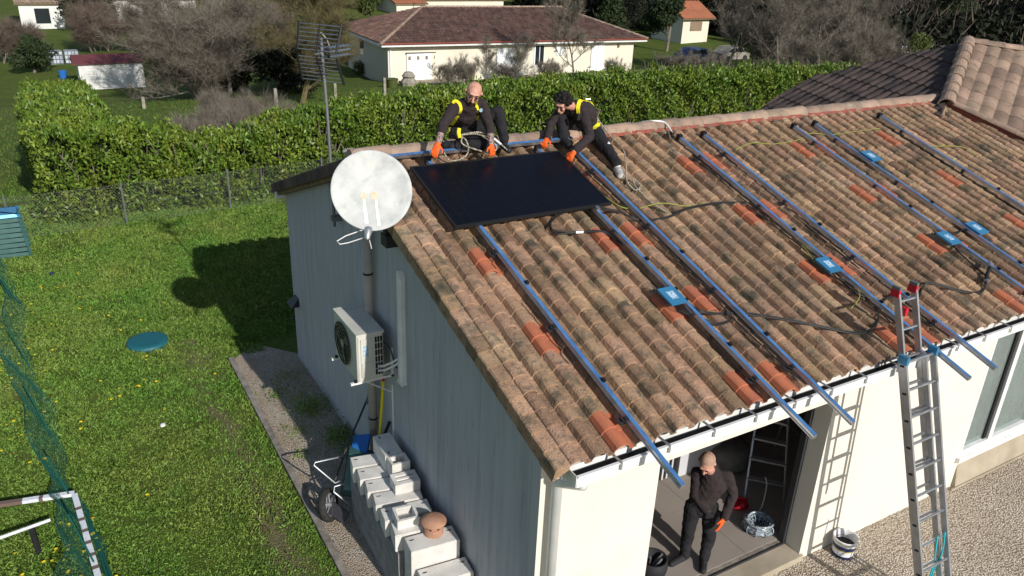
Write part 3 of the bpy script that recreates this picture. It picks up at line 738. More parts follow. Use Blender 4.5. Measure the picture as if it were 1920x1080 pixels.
b = MB(); P = [rp(x, s, h) for x in (-.015, 2.495) for (s, h) in ((.181,.1505),(.219,.1505),(.219,.153),(.181,.153))]; b.add(P, [(0,1,2,3),(7,6,5,4),(0,4,5,1),(1,5,6,2),(2,6,7,3),(3,7,4,0)]); b.build('protective_film', 'film_blue', ridge_rail)
# panel
pn = thing('solar_panel', rp(1.23,1.,.16), 'large all-black solar panel being lowered onto the rails by two workers', 'solar panel')
px0, px1, ps0, ps1 = .315, 2.145, .470, 1.552
def pbox(mb, xa, xb, sa, sb, ha, hb_): railbox(mb, (xa+xb)/2, sa, sb, (xb-xa)/2, ha, hb_)
b = MB(); t = .022
pbox(b, px0, px1, ps0, ps0+t, .140,.170); pbox(b, px0, px1, ps1-t, ps1, .140,.170); pbox(b, px0, px0+t, ps0+t, ps1-t, .140,.170); pbox(b, px1-t, px1, ps0+t, ps1-t, .140,.170); b.build('frame', 'black', pn)
b = MB(); pbox(b, px0+t, px1-t, ps0+t, ps1-t, .158, .166); b.build('glass', 'panel', pn)
b = MB()
for i in range(1, 18): 
    xx = px0+t+(px1-px0-2*t)*i/18; pbox(b, xx-.0010, xx+.0010, ps0+t+.01, ps1-t-.01, .1662, .1664)
for i in range(1, 6):
    ss = ps0+t+(ps1-ps0-2*t)*i/6; pbox(b, px0+t+.01, px1-t-.01, ss-.0010, ss+.0010, .1662, .1664)
b.build('cell_lines', 'black', pn)
b = MB(); pbox(b, 1.93, 1.97, ps1+.002, ps1+.05, .135, .165); b.build('edge_clamp', 'alu', pn)
# inverters
IL = [(1.850,3.004,'blue box inverter nearest the gutter corner, right of the standing gap below the panel'),
      (3.905,3.072,'blue box inverter on the rail up-roof from the ladder top'),
      (5.935,3.096,'blue box inverter at left of the close pair near the right edge'),
      (6.560,3.046,'blue box inverter at right of the close pair near the right edge'),
      (6.560,1.374,'blue box inverter highest on the roof, alone near the ridge')]
for (x, s, lab) in IL:
    iv = thing('inverter', rp(x-.01,s,.15), lab, 'inverter', 'blue box inverters clipped to the rails')
    xa, xb, sa, sb = x-.10, x+.085, s-.115, s+.115
    b = MB(); pbox(b, xa+.008, xb-.008, sa+.008, sb-.008, .135, .158); pbox(b, xa, xb, sa, sb, .158, .164); b.build('case', 'inverter_blue', iv)
    b = MB(); pbox(b, x-.045, x+.035, s-.055, s+.05, .1645, .1652); b.build('label_plate', 'label', iv)
    b = MB(); pbox(b, xb, xb+.03, sa+.02, sa+.05, .14, .16); pbox(b, xb, xb+.03, sb-.05, sb-.02, .14, .16); b.build('lug', 'black', iv)
    b = MB()
    for q in (-.06,-.03,0.,.03): b.tube([rp(x+q,sb,.145), rp(x+q+.01,sb+.05,.13), rp(x+q*.5+.05,sb+.10,.10)], .0045, 5)
    for q in (-.05,.01): b.tube([rp(x+q,sa,.145), rp(x+q-.03,sa-.05,.15), rp(x+q-.05,sa-.03,.10)], .0045, 5)
    b.build('leads', 'cable', iv)
def cr(pts, n=6):
    """catmull-rom through points"""
    P = [V(p) for p in pts]; P = [P[0]*2-P[1]]+P+[P[-1]*2-P[-2]]; out = []
    for i in range(1, len(P)-2):
        for k in range(n):
            t = k/n; a, b, c, d = P[i-1], P[i], P[i+1], P[i+2]
            out.append(.5*((2*b)+(c-a)*t+(2*a-5*b+4*c-d)*t*t+(3*b-a-3*c+d)*t*t*t))
    out.append(P[-2]); return out
CB = {'c1':[(1.917,1.491),(1.61,1.501),(1.396,1.587),(1.325,1.756),(1.554,1.849),(1.801,1.871),(1.901,1.97),(1.906,2.154)],
'c2':[(1.97,1.483),(2.2,1.636),(2.376,1.786),(2.71,1.823),(3.054,1.768),(3.474,1.735),(3.92,1.789)],
'c3':[(1.829,3.13),(1.988,3.328),(2.092,3.397),(2.281,3.384),(2.276,3.299)],
'c4':[(1.981,3.019),(2.022,3.21),(2.222,3.283),(2.491,3.363),(2.923,3.645),(3.378,3.914),(3.674,3.926),(3.875,3.809),(3.935,3.704)],
'c5':[(4.171,3.645),(4.415,3.653),(4.581,3.744),(4.84,3.613),(4.962,3.609),(5.229,3.793),(5.477,3.891),(5.702,3.805),(5.939,3.677)],
'c6':[(5.992,3.131),(5.893,3.315),(5.909,3.521),(5.882,3.682)],
'c7':[(6.632,1.402),(6.57,1.594),(6.683,1.683)],
'c8':[(6.528,2.935),(6.195,3.02),(6.039,2.982)],
'c9':[(3.94,3.229),(3.909,3.441),(4.046,3.608),(4.124,3.648)],
'y1':[(2.508,1.604),(2.808,1.598),(3.126,1.68),(3.438,1.684)],
'y3':[(4.676,0.751),(5.026,0.677),(5.384,0.711),(5.915,0.687),(6.197,0.617),(6.567,0.677),(7.288,0.641),(7.589,0.688)],
'y4':[(7.993,1.246),(8.56,1.389),(8.704,1.566)],
'y5':[(3.998,2.583),(3.893,2.848),(3.881,2.939)],
'y6':[(4.035,3.255),(3.932,3.508),(3.681,3.629)],
'y7':[(2.151,0.625),(2.249,1.464),(2.446,1.59)]}
CLAB = {'c1':'thick black cable looped below the lower edge of the black panel','c2':'black cable sagging right from the panel corner across open tiles',
'c3':'black cable bundle under the inverter nearest the gutter corner','c4':'long black cable sagging from the inverter nearest the corner towards the ladder',
'c5':'black cable from the ladder top to the silver connector at right','c6':'black cable under the left inverter of the close pair',
'c7':'short black cable below the inverter highest on the roof','c8':'black cable joining the two inverters of the close pair','c9':'black cable running from the ladder inverter down its rail',
'y1':'thin yellow-green earth wire right of the panel','y3':'thin yellow-green earth wire crossing the tiles just below the ridge','y4':'short yellow-green earth wire beyond the last rail',
'y5':'short yellow-green earth wire above the inverter by the ladder','y6':'yellow-green earth wire hanging below the inverter by the ladder','y7':'yellow-green earth wire beside the right edge of the panel'}
for k, pts in CB.items():
    P = [rp(x, s, .082+.02*math.sin(i*1.9)) for i, (x, s) in enumerate(pts)]; mb = MB(); mb.tube(cr(P), .0085 if k[0] == 'c' else .0045, 6)
    if k in ('c1','c4','c2','c5','c3'): mb.tube(cr([p+V((.012*math.sin(i*2.3+1),.0,.016)) for i, p in enumerate(P)]), .0055, 6)
    o = mb.build('cable' if k[0] == 'c' else 'earth_wire', 'cable' if k[0] == 'c' else 'cable_yellow', smooth=True); tag(o, CLAB[k], 'cable' if k[0] == 'c' else 'wire')
    if k == 'c1':
        b = MB(); b.tube([rp(1.52,1.842,.105), rp(1.60,1.855,.105)], .016, 8); b.build('cable_tag', 'white_pvc', o)
    if k == 'c5':
        b = MB(); b.tube([rp(5.70,3.80,.09), rp(5.80,3.72,.13), rp(5.92,3.66,.16)], .018, 8); b.build('connector', 'black', o); b = MB(); b.tube([rp(5.92,3.66,.16), rp(6.0,3.60,.165)], .022, 8); b.build('connector_collar', 'alu', o); b = MB(); b.tube([rp(5.705,3.80,.10), rp(5.73,3.78,.105)], .026, 8); b.build('connector_collar', 'alu', o)
# loose leads lying along each rail pair
for i, (x, s0, s1) in enumerate(RAILS):
    if i in (0,): rngs = [(1.6,2.1),(2.6,3.4)]
    else: rngs = [(.8,4.2)]
    for (a, bq) in rngs:
        P = [rp(x-.045-.02*random.random(), a+(bq-a)*t/9, .05+.03*random.random()) for t in range(10)]
        mb = MB(); mb.tube(cr(P, 4), .006, 5); 
        o = mb.build('cable', 'cable', smooth=True); tag(o, 'thin black lead tucked beside '+('the lower half of ' if a > 2 and i == 0 else 'the upper half of ' if i == 0 else '')+RLS[i], 'cable')
pv = MB(); pv.tube(cr([V((3.80,3.78,4.04)), V((3.90,3.66,4.075)), V((4.03,3.60,4.06)), rp(4.01,.20,.12), rp(3.95,.33,.12)]), .013, 8); pv.tube([rp(3.965,.27,.12), rp(3.93,.36,.12)], .02, 8, 1)
o = pv.build('flexible_pipe', ['white_pvc','black'], smooth=True); tag(o, 'short white flexible tube with black end draped over the ridge', 'pipe')

# ------------------------------------------------------------------ extension ladder
ladder = thing('extension_ladder', (4.1,-1.2,0), 'tall aluminium extension ladder leaning on the gutter with red tape at its top', 'ladder')
LK = .27
def lpt(xl, z, off=0.): return V((xl-.115*(z-2.66), -.50-(2.66-z)*LK-off*.965, z+off*.26))
def lrail(x, z0, z1, off, wd=.012, dp=.035):
    mb = MB(); P = []
    for z in (z0, z1):
        c = lpt(x, z, off); P += [c+V((-wd,-dp,-dp*.27)), c+V((wd,-dp,-dp*.27)), c+V((wd,dp,dp*.27)), c+V((-wd,dp,dp*.27))]
    mb.add(P, [(0,3,2,1),(4,5,6,7),(0,1,5,4),(1,2,6,5),(2,3,7,6),(3,0,4,7)]); return mb
SEC = [
 (3.635, 3.885, 1.30, 3.40, .00), (3.545, 3.885, .02, 2.76, .05), (3.515, 3.950, 0, 2.80, .10)]
for (xl, xr, za, zb, off) in SEC:
    for xx in (xl, xr): lrail(xx, za, zb, off).build('side_rail', 'alu_dull', ladder)
for i in range(13):
    z = .12+i*.262
    for si, (xl, xr, za, zb, off) in enumerate(SEC):
        if not (za+.03 < z < zb-.03) or (si == 1 and i % 2): continue
        b = MB(); b.tube([lpt(xl, z, off+.005), lpt(xr, z, off+.005)], .0145, 8); b.build('rung', 'alu', ladder)
        if si == 2:
            for (q, dq) in ((-.02,-.02),(.0,.02)):
                c = lpt(xl-.0135, z-.03, off+q); MB().box((c.x-.002,c.y-.010,c.z-.010),(c.x,c.y+.010,c.z+.010)).build('rivet', 'black', ladder)
for (xx, z) in ((3.635,3.38),(3.885,3.38)):
    c = lpt(xx, z, 0); b = MB(); b.box((c.x-.016,c.y-.042,c.z-.07),(c.x+.016,c.y+.042,c.z+.0)); b.build('red_tape', 'red_plastic', ladder)
    b = MB(); b.box((c.x-.015,c.y-.04,c.z+.001),(c.x+.015,c.y+.04,c.z+.03)); b.build('rail_cap', 'galv', ladder)
c = lpt(3.635, 3.17, .03); b = MB(); b.box((c.x+.012,c.y-.03,c.z-.03),(c.x+.05,c.y+.02,c.z+.05)); b.build('red_hook', 'red_plastic', ladder)
for xx, off in ((3.515,.10),(3.95,.10)):
    c = lpt(xx, 2.76, off); b = MB(); b.box((c.x-.018,c.y-.045,c.z-.03),(c.x+.018,c.y+.045,c.z+.05)); b.build('guide_cap', 'inverter_blue', ladder)
for xx in (3.515, 3.95):
    c = lpt(xx, 0, .10); b = MB(); b.box((c.x-.02,c.y-.05,-.0),(c.x+.02,c.y+.05,.05)); b.build('rubber_foot', 'black', ladder)
rp_ = MB(); c = lpt(3.90, .95, .13); 
rp_.tube(cr([c, c+V((.01,-.03,-.25)), c+V((-.02,-.02,-.5)), c+V((.03,-.05,-.9))]), .008, 6); rp_.tube(cr([c+V((-.12,0,0)), c+V((-.12,-.03,-.2)), c+V((-.06,-.02,-.33)), c+V((-.12,-.05,-.5)), c+V((-.1,-.05,-.9))]), .008, 6)
o = rp_.build('rope', 'teal', smooth=True); tag(o, 'turquoise cord hanging on the lower rungs of the extension ladder', 'rope'); MT['teal_rope'] = mat('teal_rope', (.02,.42,.48), .6); o.data.materials[0] = MT['teal_rope']

# bucket
bk = thing('bucket', (4.02,-.17,0), 'white and navy plaster bucket on the gravel by the cream wall', 'bucket')
bc = V((4.02,-.17,0)); b = MB(); b.lathe([(.0,0),(.105,0),(.112,.05)], bc, n=28); b.lathe([(.1165,.115),(.128,.185)], bc, n=28, mi=0); b.build('bucket_body', 'bucket_blue', bk, smooth=True)
b = MB(); b.lathe([(.1125,.05),(.1165,.115)], bc, n=28); b.build('paper_label', 'tape_white', bk, smooth=True)
b = MB(); b.lathe([(.1172,.118),(.119,.128)], bc, n=28); b.build('yellow_stripe', 'yellow', bk)
b = MB(); b.lathe([(.128,.185),(.132,.235),(.140,.238),(.140,.25),(.128,.252),(.122,.235),(.110,.10)], bc, n=28); b.build('rim', 'bucket_white', bk, smooth=True)
b = MB(); b.lathe([(.0,.15),(.114,.15)], bc, n=28); b.build('inside_disc', 'rubber', bk)  # near-black disc across the inside of the bucket
b = MB(); b.tube([bc+V((.137*math.cos(t), .137*math.sin(t)*.98, .235-.0*t)) + V((0,-.03*math.sin(t),-.06*math.sin(t))) for t in [k*math.pi/10 for k in range(11)]], .003, 5); b.build('handle', 'alu', bk)

# objects in the room
st = thing('stepladder', (3.85,.95,.1), 'dark metal stepladder standing in the shadow inside the doorway', 'stepladder')
def bar(name, p, q, r, mk_, par, n=6):
    b = MB(); b.tube([p, q], r, n); return b.build(name, mk_, par)
f0, f1 = V((3.66,.98,.10)), V((3.98,.66,.10)); t0, t1 = V((3.99,1.30,1.25)), V((4.18,1.02,1.25))
for a_, b_ in ((f0,t0),(f1,t1)): bar('side_rail', a_, b_, .014, 'alu_dull', st)
g0, g1 = V((4.35,1.75,.10)), V((4.62,1.45,.10))
for a_, b_ in ((g0,t0),(g1,t1)): bar('rear_leg', a_, b_, .012, 'alu_dull', st)
for k in range(1, 6):
    t = k/5; p = f0.lerp(t0, t); q = f1.lerp(t1, t); d = (q-p).normalized(); n_ = V((-d.y, d.x, 0))*-.035
    b = MB(); P = [p+n_, q+n_, q-n_, p-n_]; b.add([x+V((0,0,-.012)) for x in P]+[x+V((0,0,.012)) for x in P], [(0,1,2,3),(7,6,5,4),(0,4,5,1),(1,5,6,2),(2,6,7,3),(3,7,4,0)]); b.build('step', 'alu_dull', st)
co = thing('cable_coil', (3.36,.52,.1), 'coil of cable in clear wrap on the tiled floor inside the doorway', 'coil')
b = MB(); rg_ = random.Random(2)
cc = V((3.375,.50,.165))
for k in range(16):
    ro_ = .125+rg_.uniform(-.035,.035); hh = rg_.uniform(-.05,.05); ph = rg_.uniform(0,6); tl = rg_.uniform(-.05,.05)
    b.tube([cc+V((math.cos(t)*ro_*1.0, math.sin(t)*ro_, hh+tl*math.sin(t+ph))) for t in [q*math.pi/12 for q in range(25)]], .014, 6, cap=False)
b.build('coiled_cable', 'wrap', co, smooth=True)
b = MB()
for k in range(10):
    a = k*.63; c = cc+V((math.cos(a)*.125, math.sin(a)*.125, 0)); e = V((math.cos(a),math.sin(a),0))
    b.tube([c+e*.058*math.cos(t)+V((0,0,.066*math.sin(t))) for t in [q*math.pi/6 for q in range(13)]], .006, 4, cap=False)
b.build('plastic_wrap', 'ibc', co, smooth=True)
b = MB(); b.tube(cr([cc+V((.05,.1,.05)), cc+V((.16,.12,.12)), cc+V((.22,.16,.35)), cc+V((.22,.2,.45))]), .007, 6); b.build('loose_end', 'cable_grey', co, smooth=True)
b = MB(); b.lathe([(0,.04),(.11,.035),(.13,.0)], (3.50,.93,.104), n=14); b.tube([(3.38,.86,.12),(3.44,.80,.20),(3.52,.84,.14)], .02, 8); b.tube([(3.36,.95,.13),(3.5,.98,.17),(3.62,.9,.14)], .018, 8)
o = b.build('tool_bag', 'red_plastic'); tag(o, 'small red bag lying on the floor behind the standing worker', 'bag')
b = MB(); b.lathe([(0,.0),(.26,.0),(.28,.04),(.27,.24),(.20,.27),(0,.275)], (3.98,1.62,.104), n=24); o = b.build('pouf', 'pouf', smooth=True); tag(o, 'round grey-brown pouf in the dark room behind the stepladder', 'pouf')
sf = thing('armchair', (4.9,2.5,.1), 'dark armchair at the back of the dark room', 'armchair')
MB().box((4.5,2.0,.104),(5.5,2.7,.45)).build('seat', 'furniture_dark', sf); MB().box((4.5,2.702,.104),(5.5,2.9,.85)).build('backrest', 'furniture_dark', sf); MB().box((4.3,2.0,.104),(4.498,2.9,.6)).build('armrest', 'furniture_dark', sf)
cbt = thing('cabinet', (3.5,1.75,.1), 'pale grey-white low cabinet in the room behind the standing worker', 'cabinet')
MB().box((3.20,1.66,.104),(3.86,2.05,.80)).build('carcass', 'interior_wall', cbt)
MB().box((3.21,1.642,.45),(3.52,1.658,.79)).build('drawer', 'cabinet', cbt); MB().box((3.53,1.642,.45),(3.85,1.658,.79)).build('drawer', 'cabinet', cbt); MB().box((3.19,1.63,.802),(3.87,2.06,.83)).build('worktop', 'cabinet', cbt)
gr = thing('grille', (2.95,1.7,.1), 'dark slatted floor grille beside the pale cabinet inside the room', 'grille')
MB().box((2.72,1.72,.104),(3.17,1.76,.62)).build('back_panel', 'black', gr)
for k in range(6):
    MB().box((2.74+k*.072,1.69,.12),(2.765+k*.072,1.718,.60)).build('slat', 'interior_wall', gr)
tb = thing('tool_bag', (1.86,.55,.1), 'black open tool bag on the floor at the left door jamb', 'bag')
b = MB(); b.lathe([(0,0),(.14,0),(.16,.10),(.15,.20),(.13,.20),(.12,.06),(0,.05)], (1.86,.54,.104), n=18); b.build('bag_body', 'shoe', tb, smooth=True)
b = MB(); b.tube([(1.80,.50,.15),(1.9,.46,.33)], .012, 6); b.tube([(1.84,.58,.15),(1.80,.52,.34)], .01, 6); b.tube([(1.9,.58,.15),(1.98,.54,.30)], .014, 6); b.build('hand_tools', 'alu_dull', tb)

# ------------------------------------------------------------------ by the gable: wheelbarrow, pole, blocks
wb = thing('wheelbarrow', (-.62,3.0,0), 'blue-green wheelbarrow standing on its nose against the gable wall', 'wheelbarrow')
wc = V((-.80,3.03,.19)); wax = V((.72,-.55,.28)).normalized()
b = MB(); b.lathe([(.135,-.035),(.175,-.040),(.19,-.02),(.193,0),(.19,.02),(.175,.040),(.135,.035)], wc, wax, 32); b.lathe([(.135,-.035),(.132,0),(.135,.035)], wc, wax, 32)
wh = b.build('wheel', 'rubber', wb, smooth=True)
b = MB(); b.lathe([(.132,-.03),(.118,-.025),(.118,.025),(.132,.03)], wc, wax, 28); b.lathe([(.0,-.05),(.025,-.05),(.025,.05),(0,.05)], wc, wax, 12)
wu = wax.cross(V((0,0,1))).normalized(); wv = wax.cross(wu)
for k in range(5):
    th = k*2*math.pi/5+.3; e = wu*math.cos(th)+wv*math.sin(th)
    for s in (-.02,.02): b.tube([wc+wax*s, wc+e*.12+wax*s*.6], .009, 5)
b.build('rim', 'alu_dull', wh)
b = MB(); b.box((-.10,-.012,-.07),(.14,.012,.07), fr=Matrix.Translation(wc+V((.06,-.10,-.04))) @ Matrix.Rotation(.6,4,'Y') @ Matrix.Rotation(-.9,4,'Z')); b.build('nose_bracket', 'dark_metal', wb)
# tray: a tapered pan leaning to the wall
tA, tB, tC, tD = V((-.62,3.10,.22)), V((-.30,2.86,.20)), V((-.16,3.08,.66)), V((-.42,3.34,.68))   # back of the pan
nrm = (tB-tA).cross(tD-tA).normalized(); nrm = -nrm if nrm.x > 0 else nrm
ctr = (tA+tB+tC+tD)/4; inn = [ctr+(p-ctr)*.72+nrm*.16 for p in (tA,tB,tC,tD)]
b = MB(); b.add([tA,tB,tC,tD]+inn, [(4,5,6,7),(0,1,5,4),(1,2,6,5),(2,3,7,6),(3,0,4,7)]); b.build('tray', 'green_plastic', wb)
b = MB(); b.tube([tA,tB,tC,tD,tA], .012, 6); b.build('tray_rim', 'dark_metal', wb)
b = MB(); 
b.tube([wc+wax*.06+V((.0,0,.0)), V((-.66,3.16,.42)), V((-.42,3.36,.72)), V((-.24,3.52,.86)), V((-.06,3.62,1.10))], .013, 8); b.tube([V((-.55,2.95,.30)), V((-.32,3.0,.62)), V((-.12,3.12,.80)), V((-.03,3.06,1.02))], .013, 8)
b.build('frame', 'dark_metal', wb, smooth=True)
b = MB(); b.tube([V((-.10,3.58,1.02)), V((-.035,3.64,1.16))], .019, 8); b.build('handle_grip', 'green_plastic', wb); b = MB(); b.tube([V((-.09,3.09,.86)), V((-.03,3.05,1.06))], .019, 8); b.build('handle_grip', 'black', wb)
b = MB(); b.tube([V((-.40,3.27,.60)), V((-.86,3.24,.66)), V((-.88,3.22,.64)), V((-.70,3.06,.44)), V((-.50,3.12,.42))], .0115, 8); b.tube([V((-.52,3.02,.42)), V((-.72,3.03,.42)), V((-.74,2.99,.38)), V((-.60,2.86,.24))], .0115, 8)
b.build('leg_frame', 'alu_dull', wb, smooth=True)
b = MB(); b.box((-.10,-.12,-.02),(.10,.12,.02), fr=Matrix.Translation(V((-.30,3.28,.70))) @ Matrix.Rotation(.5,4,'X') @ Matrix.Rotation(-.5,4,'Z') @ Matrix.Rotation(-.5,4,'Y')); o = b.build('plastic_tub', 'blue_plastic'); tag(o, 'blue plastic tub lid behind the wheelbarrow against the wall', 'tub')
b = MB(); b.tube([(-.20,3.10,.05),(-.035,3.20,1.52)], .016, 8); b.tube([(-.035,3.20,1.52),(-.033,3.201,1.56)], .017, 8, 1); o = b.build('pole', ['yellow','red_plastic']); tag(o, 'yellow pole with red tip leaning on the gable wall by the beige pipe', 'pole')
b = MB(); b.tube([(-.16,3.22,.05),(-.03,3.30,1.38)], .015, 8); o = b.build('pole', 'wood'); tag(o, 'brown wooden stick leaning on the wall between beige pipe and yellow pole', 'pole')

mk('concrete_shaded', (.27,.27,.265), .95, (.19,.19,.19), 7., bump=.5, bscale=90, island=.15)  # greyer concrete, with the deep shade on the lower blocks put into its colour
def block(c, rz, L=.49, W=.20, H=.20, kind='solid', lab='', tilt=0., cm='concrete', grp='concrete blocks stacked against the gable wall'):
    """hollow concrete block, length along local x"""
    t = thing('concrete_block', c, lab, 'concrete block', grp)
    M = Matrix.Translation(V(c)) @ Matrix.Rotation(rz, 4, 'Z') @ Matrix.Rotation(tilt, 4, 'X')
    b = MB(); x, y = L/2, W/2
    if kind == 'solid':
        b.box((-x,-y,0),(x,y,H-.008), fr=M); b.box((-x+.004,-y+.004,H-.008),(x-.004,y-.004,H), fr=M)
        b.build('block_body', cm, t); d = MB()
        for sx in (-1, 1):
            P = [M @ V((sx*(x-.055)+math.cos(a)*.026, (y-.052)+math.sin(a)*.016, H+.0012)) for a in [math.pi+k*math.pi/6 for k in range(7)]]; d.add(P, [tuple(range(7))])
        d.build('grip_hole', 'black', t)
    elif kind == 'open':
        w_ = .026; b.box((-x,-y,0),(x,-y+w_,H), fr=M); b.box((-x,y-w_,0),(x,y,H), fr=M); b.box((-x,-y+w_,0),(-x+w_,y-w_,H), fr=M); b.box((x-w_,-y+w_,0),(x,y-w_,H), fr=M)
        if L > .3 or W < L*.99: b.box((-w_/2,-y+w_,0),(w_/2,y-w_,H), fr=M)
        b.box((-x+w_,-y+w_,0),(x-w_,y-w_,.02), fr=M); b.build('block_body', cm, t)
    elif kind == 'slot':
        b.box((-x,-y,0),(x,y,H-.06), fr=M)
        ys = [-y, -y+.05, -y+.075, -.012+.025, .038, y]
        b.box((-x,-y,H-.06),(x,-y+.05,H), fr=M); b.box((-x,-y+.085,H-.06),(x,y-.085,H), fr=M); b.box((-x,y-.05,H-.06),(x,y,H), fr=M); b.box((-x,-y+.05,H-.06),(-x+.04,-y+.085,H), fr=M); b.box((x-.04,-y+.05,H-.06),(x,-y+.085,H), fr=M); b.box((-x,y-.085,H-.06),(-x+.04,y-.05,H), fr=M); b.box((x-.04,y-.085,H-.06),(x,y-.05,H), fr=M)
        b.build('block_body', cm, t)
    return t
ORD = ['first','second','third','fourth','fifth','sixth','seventh','eighth']
row = [(-.335,2.80,-.20,.0),(-.335,2.565,-.20,0),(-.34,2.33,-.20,0),(-.345,2.095,-.20,0),(-.345,1.85,-.14,0),(-.345,1.60,-.16,0)]
for i, (bx_, by_, rz_, q) in enumerate(row):
    for l in range(4):
        if l < 3:
            block((bx_+.01+rg_.uniform(-.006,.006), 2.80-.235*i, .008+l*.2015), rg_.uniform(-.01,.01), W=.232, kind='solid', cm='concrete_shaded', lab='concrete block, %s layer below the top in the %s row from the wheelbarrow' % (['third','second','first'][l], ORD[i])); continue
        if l < 3 : lab = 'concrete block, %s layer below the top in the %s row from the wheelbarrow' % (['third','second','first'][l], ORD[i])
        else: lab = 'pale concrete block on top of the %s row counted from the wheelbarrow' % ORD[i]
        block((bx_+rg_.uniform(-.008,.008), by_, .008+l*.2015-.0), rz_+rg_.uniform(-.02,.02), kind='solid', lab=lab)
for l in range(4): block((-.30,1.345,.008+l*.2015+.0), -.10, kind='solid', lab='concrete block, %s of the row that carries the terracotta cowl' % ['lowest','second from below','third from below','topmost'][l], W=.22)
for l in range(3): block((-.28,1.09,.008+l*.2015+.0), -.10, kind='solid', lab='concrete block, %s of the lower row nearest the front corner' % ['lowest','middle','topmost'][l], W=.22)
for l in range(2): block((-.26,.84,.008+l*.2015), -.06, kind='solid', lab='concrete block, %s of the two-layer row at the front corner' % ['lower','upper'][l], W=.22)
block((-.19,2.72,.815), 1.52, L=.42, W=.20, kind='solid', lab='long closed concrete block lying along the wall on top of the stack')
block((-.19,2.42,.815), 1.52, L=.17, W=.20, kind='open', lab='short concrete block with two open cells on top of the stack')
block((-.215,2.19,.815), -.10, L=.27, W=.20, H=.12, kind='slot', lab='thin concrete block with two long slots below the open-celled one')
block((-.42,1.70,.815), -.15, L=.22, W=.22, H=.10, kind='open', lab='square hollow concrete flue block beside the terracotta cowl')
tc_ = thing('terracotta_cowl', (-.24,1.40,.815), 'terracotta chimney cowl standing on the concrete blocks', 'chimney cowl')
c = V((-.25,1.42,.815)); b = MB(); b.lathe([(.098,0),(.094,.05),(.085,.07),(.075,.07),(.08,0)], c, n=28); b.build('cowl_base', 'terracotta', tc_, smooth=True)
for k in range(6):
    a = k*math.pi/3+.2; b = MB(); P = []
    for (h, rr, w2) in ((.07,.08,.030),(.13,.08,.022)):
        for s in (-1, 1):
            for ro_ in (rr-.008, rr+.004): P.append(c+V((math.cos(a+s*w2/rr)*ro_, math.sin(a+s*w2/rr)*ro_, h)))
    b.add(P, [(0,1,5,4),(2,3,7,6),(0,2,6,4),(1,3,7,5)]); b.build('cowl_post', 'terracotta', tc_)
b = MB(); b.lathe([(.0,.185),(.05,.180),(.10,.165),(.125,.145),(.130,.135),(.12,.13),(0,.13)], c, n=32); b.build('cowl_cap', 'terracotta', tc_, smooth=True)

# ------------------------------------------------------------------ lawn things
cv = thing('septic_cover', (-1.97,8.38,.02), 'round teal plastic manhole lid in the middle of the lawn', 'manhole cover')
b = MB(); b.lathe([(.0,.075),(.26,.070),(.30,.055),(.315,.02),(.315,-.02)], (-1.985,8.37,.0), n=40); b.build('lid', 'teal', cv, smooth=False)
b = MB(); 
for k in range(6):
    a = k*math.pi/3; b.lathe([(0,.082),(.014,.08),(.016,.06)], (-1.985+math.cos(a)*.22, 8.37+math.sin(a)*.22, 0), n=8)
b.build('bolts', 'net_green', cv)
b = MB(); b.lathe([(0,.05),(.030,.03),(.035,0)], (-3.15,11.98,.03), n=12); o = b.build('ball', 'blue_plastic'); o.data.materials[0] = MT['bucket_blue']; tag(o, 'tiny dark blue ball lying on the lawn', 'ball')
b = MB(); b.lathe([(0,.035),(.03,.025),(.036,0)], (-2.15,5.8,.02), n=10); o = b.build('stone', 'bucket_white'); tag(o, 'small pale stone lying in the grass of the near lawn', 'stone')
cp = thing('compost_bin', (-3.75,13.5,0), 'green plastic compost bin cut by the left edge of the photo', 'compost bin')
b = MB(); n4 = [(-.40,-.34),(.40,-.34),(.40,.34),(-.40,.34)]
def frus(mb, c, s0, s1, z0, z1, ch=.12):
    def ring(s, z): 
        P = []
        for (x, y) in ((-1,-1),(1,-1),(1,1),(-1,1)):
            P += [(x*(1-ch*(1 if x*y > 0 else 0)), y*(1-ch*(0 if x*y > 0 else 1))), (x*(1-ch*(0 if x*y > 0 else 1)), y*(1-ch*(1 if x*y > 0 else 0)))]
        return [(c[0]+p[0]*.42*s, c[1]+p[1]*.36*s, c[2]+z) for p in P]
    A_, B_ = ring(s0, z0), ring(s1, z1); mb.add(A_+B_, [tuple(range(8))[::-1], tuple(range(8,16))]+[(i, (i+1)%8, (i+1)%8+8, i+8) for i in range(8)])
for k in range(8): frus(b, (-3.85,13.55,0), 1-.022*k, 1-.022*k-.03, .10*k, .10*(k+1)-.004)
b.build('bin_body', 'green_plastic', cp)
b = MB(); frus(b, (-3.85,13.55,0), .86, .80, .80, .86); b.build('lid', 'inverter_blue', cp)

# green net fence on posts
nf = thing('net_fence', (-3.6,8,0), 'green plastic netting on thin green posts along the left of the lawn', 'fence')
NP = [(-4.15,16.6),(-3.98,13.9),(-3.80,11.),(-3.62,8.3),(-3.44,6.2),(-3.28,4.6),(-3.14,3.3),(-3.06,2.0)]
def npos(t):
    i = min(int(t), len(NP)-2); f = t-i; return V((NP[i][0]*(1-f)+NP[i+1][0]*f, NP[i][1]*(1-f)+NP[i+1][1]*f, 0))
def ntop(t): return .42+.10*math.sin(t*2.1+1)+.05*math.sin(t*5)
b = MB(); N_ = 420; rows_ = 20; T_ = len(NP)-1
def lean(t, z): return V((.08-.75*z+.05*math.sin(t*3.7)+.03*math.sin(t*9+z*9), 0, max(.015, z*.95-.06)))
for r in range(rows_+1):
    f = r/rows_; pts = [npos(T_*i/90)+lean(T_*i/90, ntop(T_*i/90)*f+.01) for i in range(91)]
    b.tube(pts, .0018 if 0 < r < rows_ else .006, 3, cap=False)
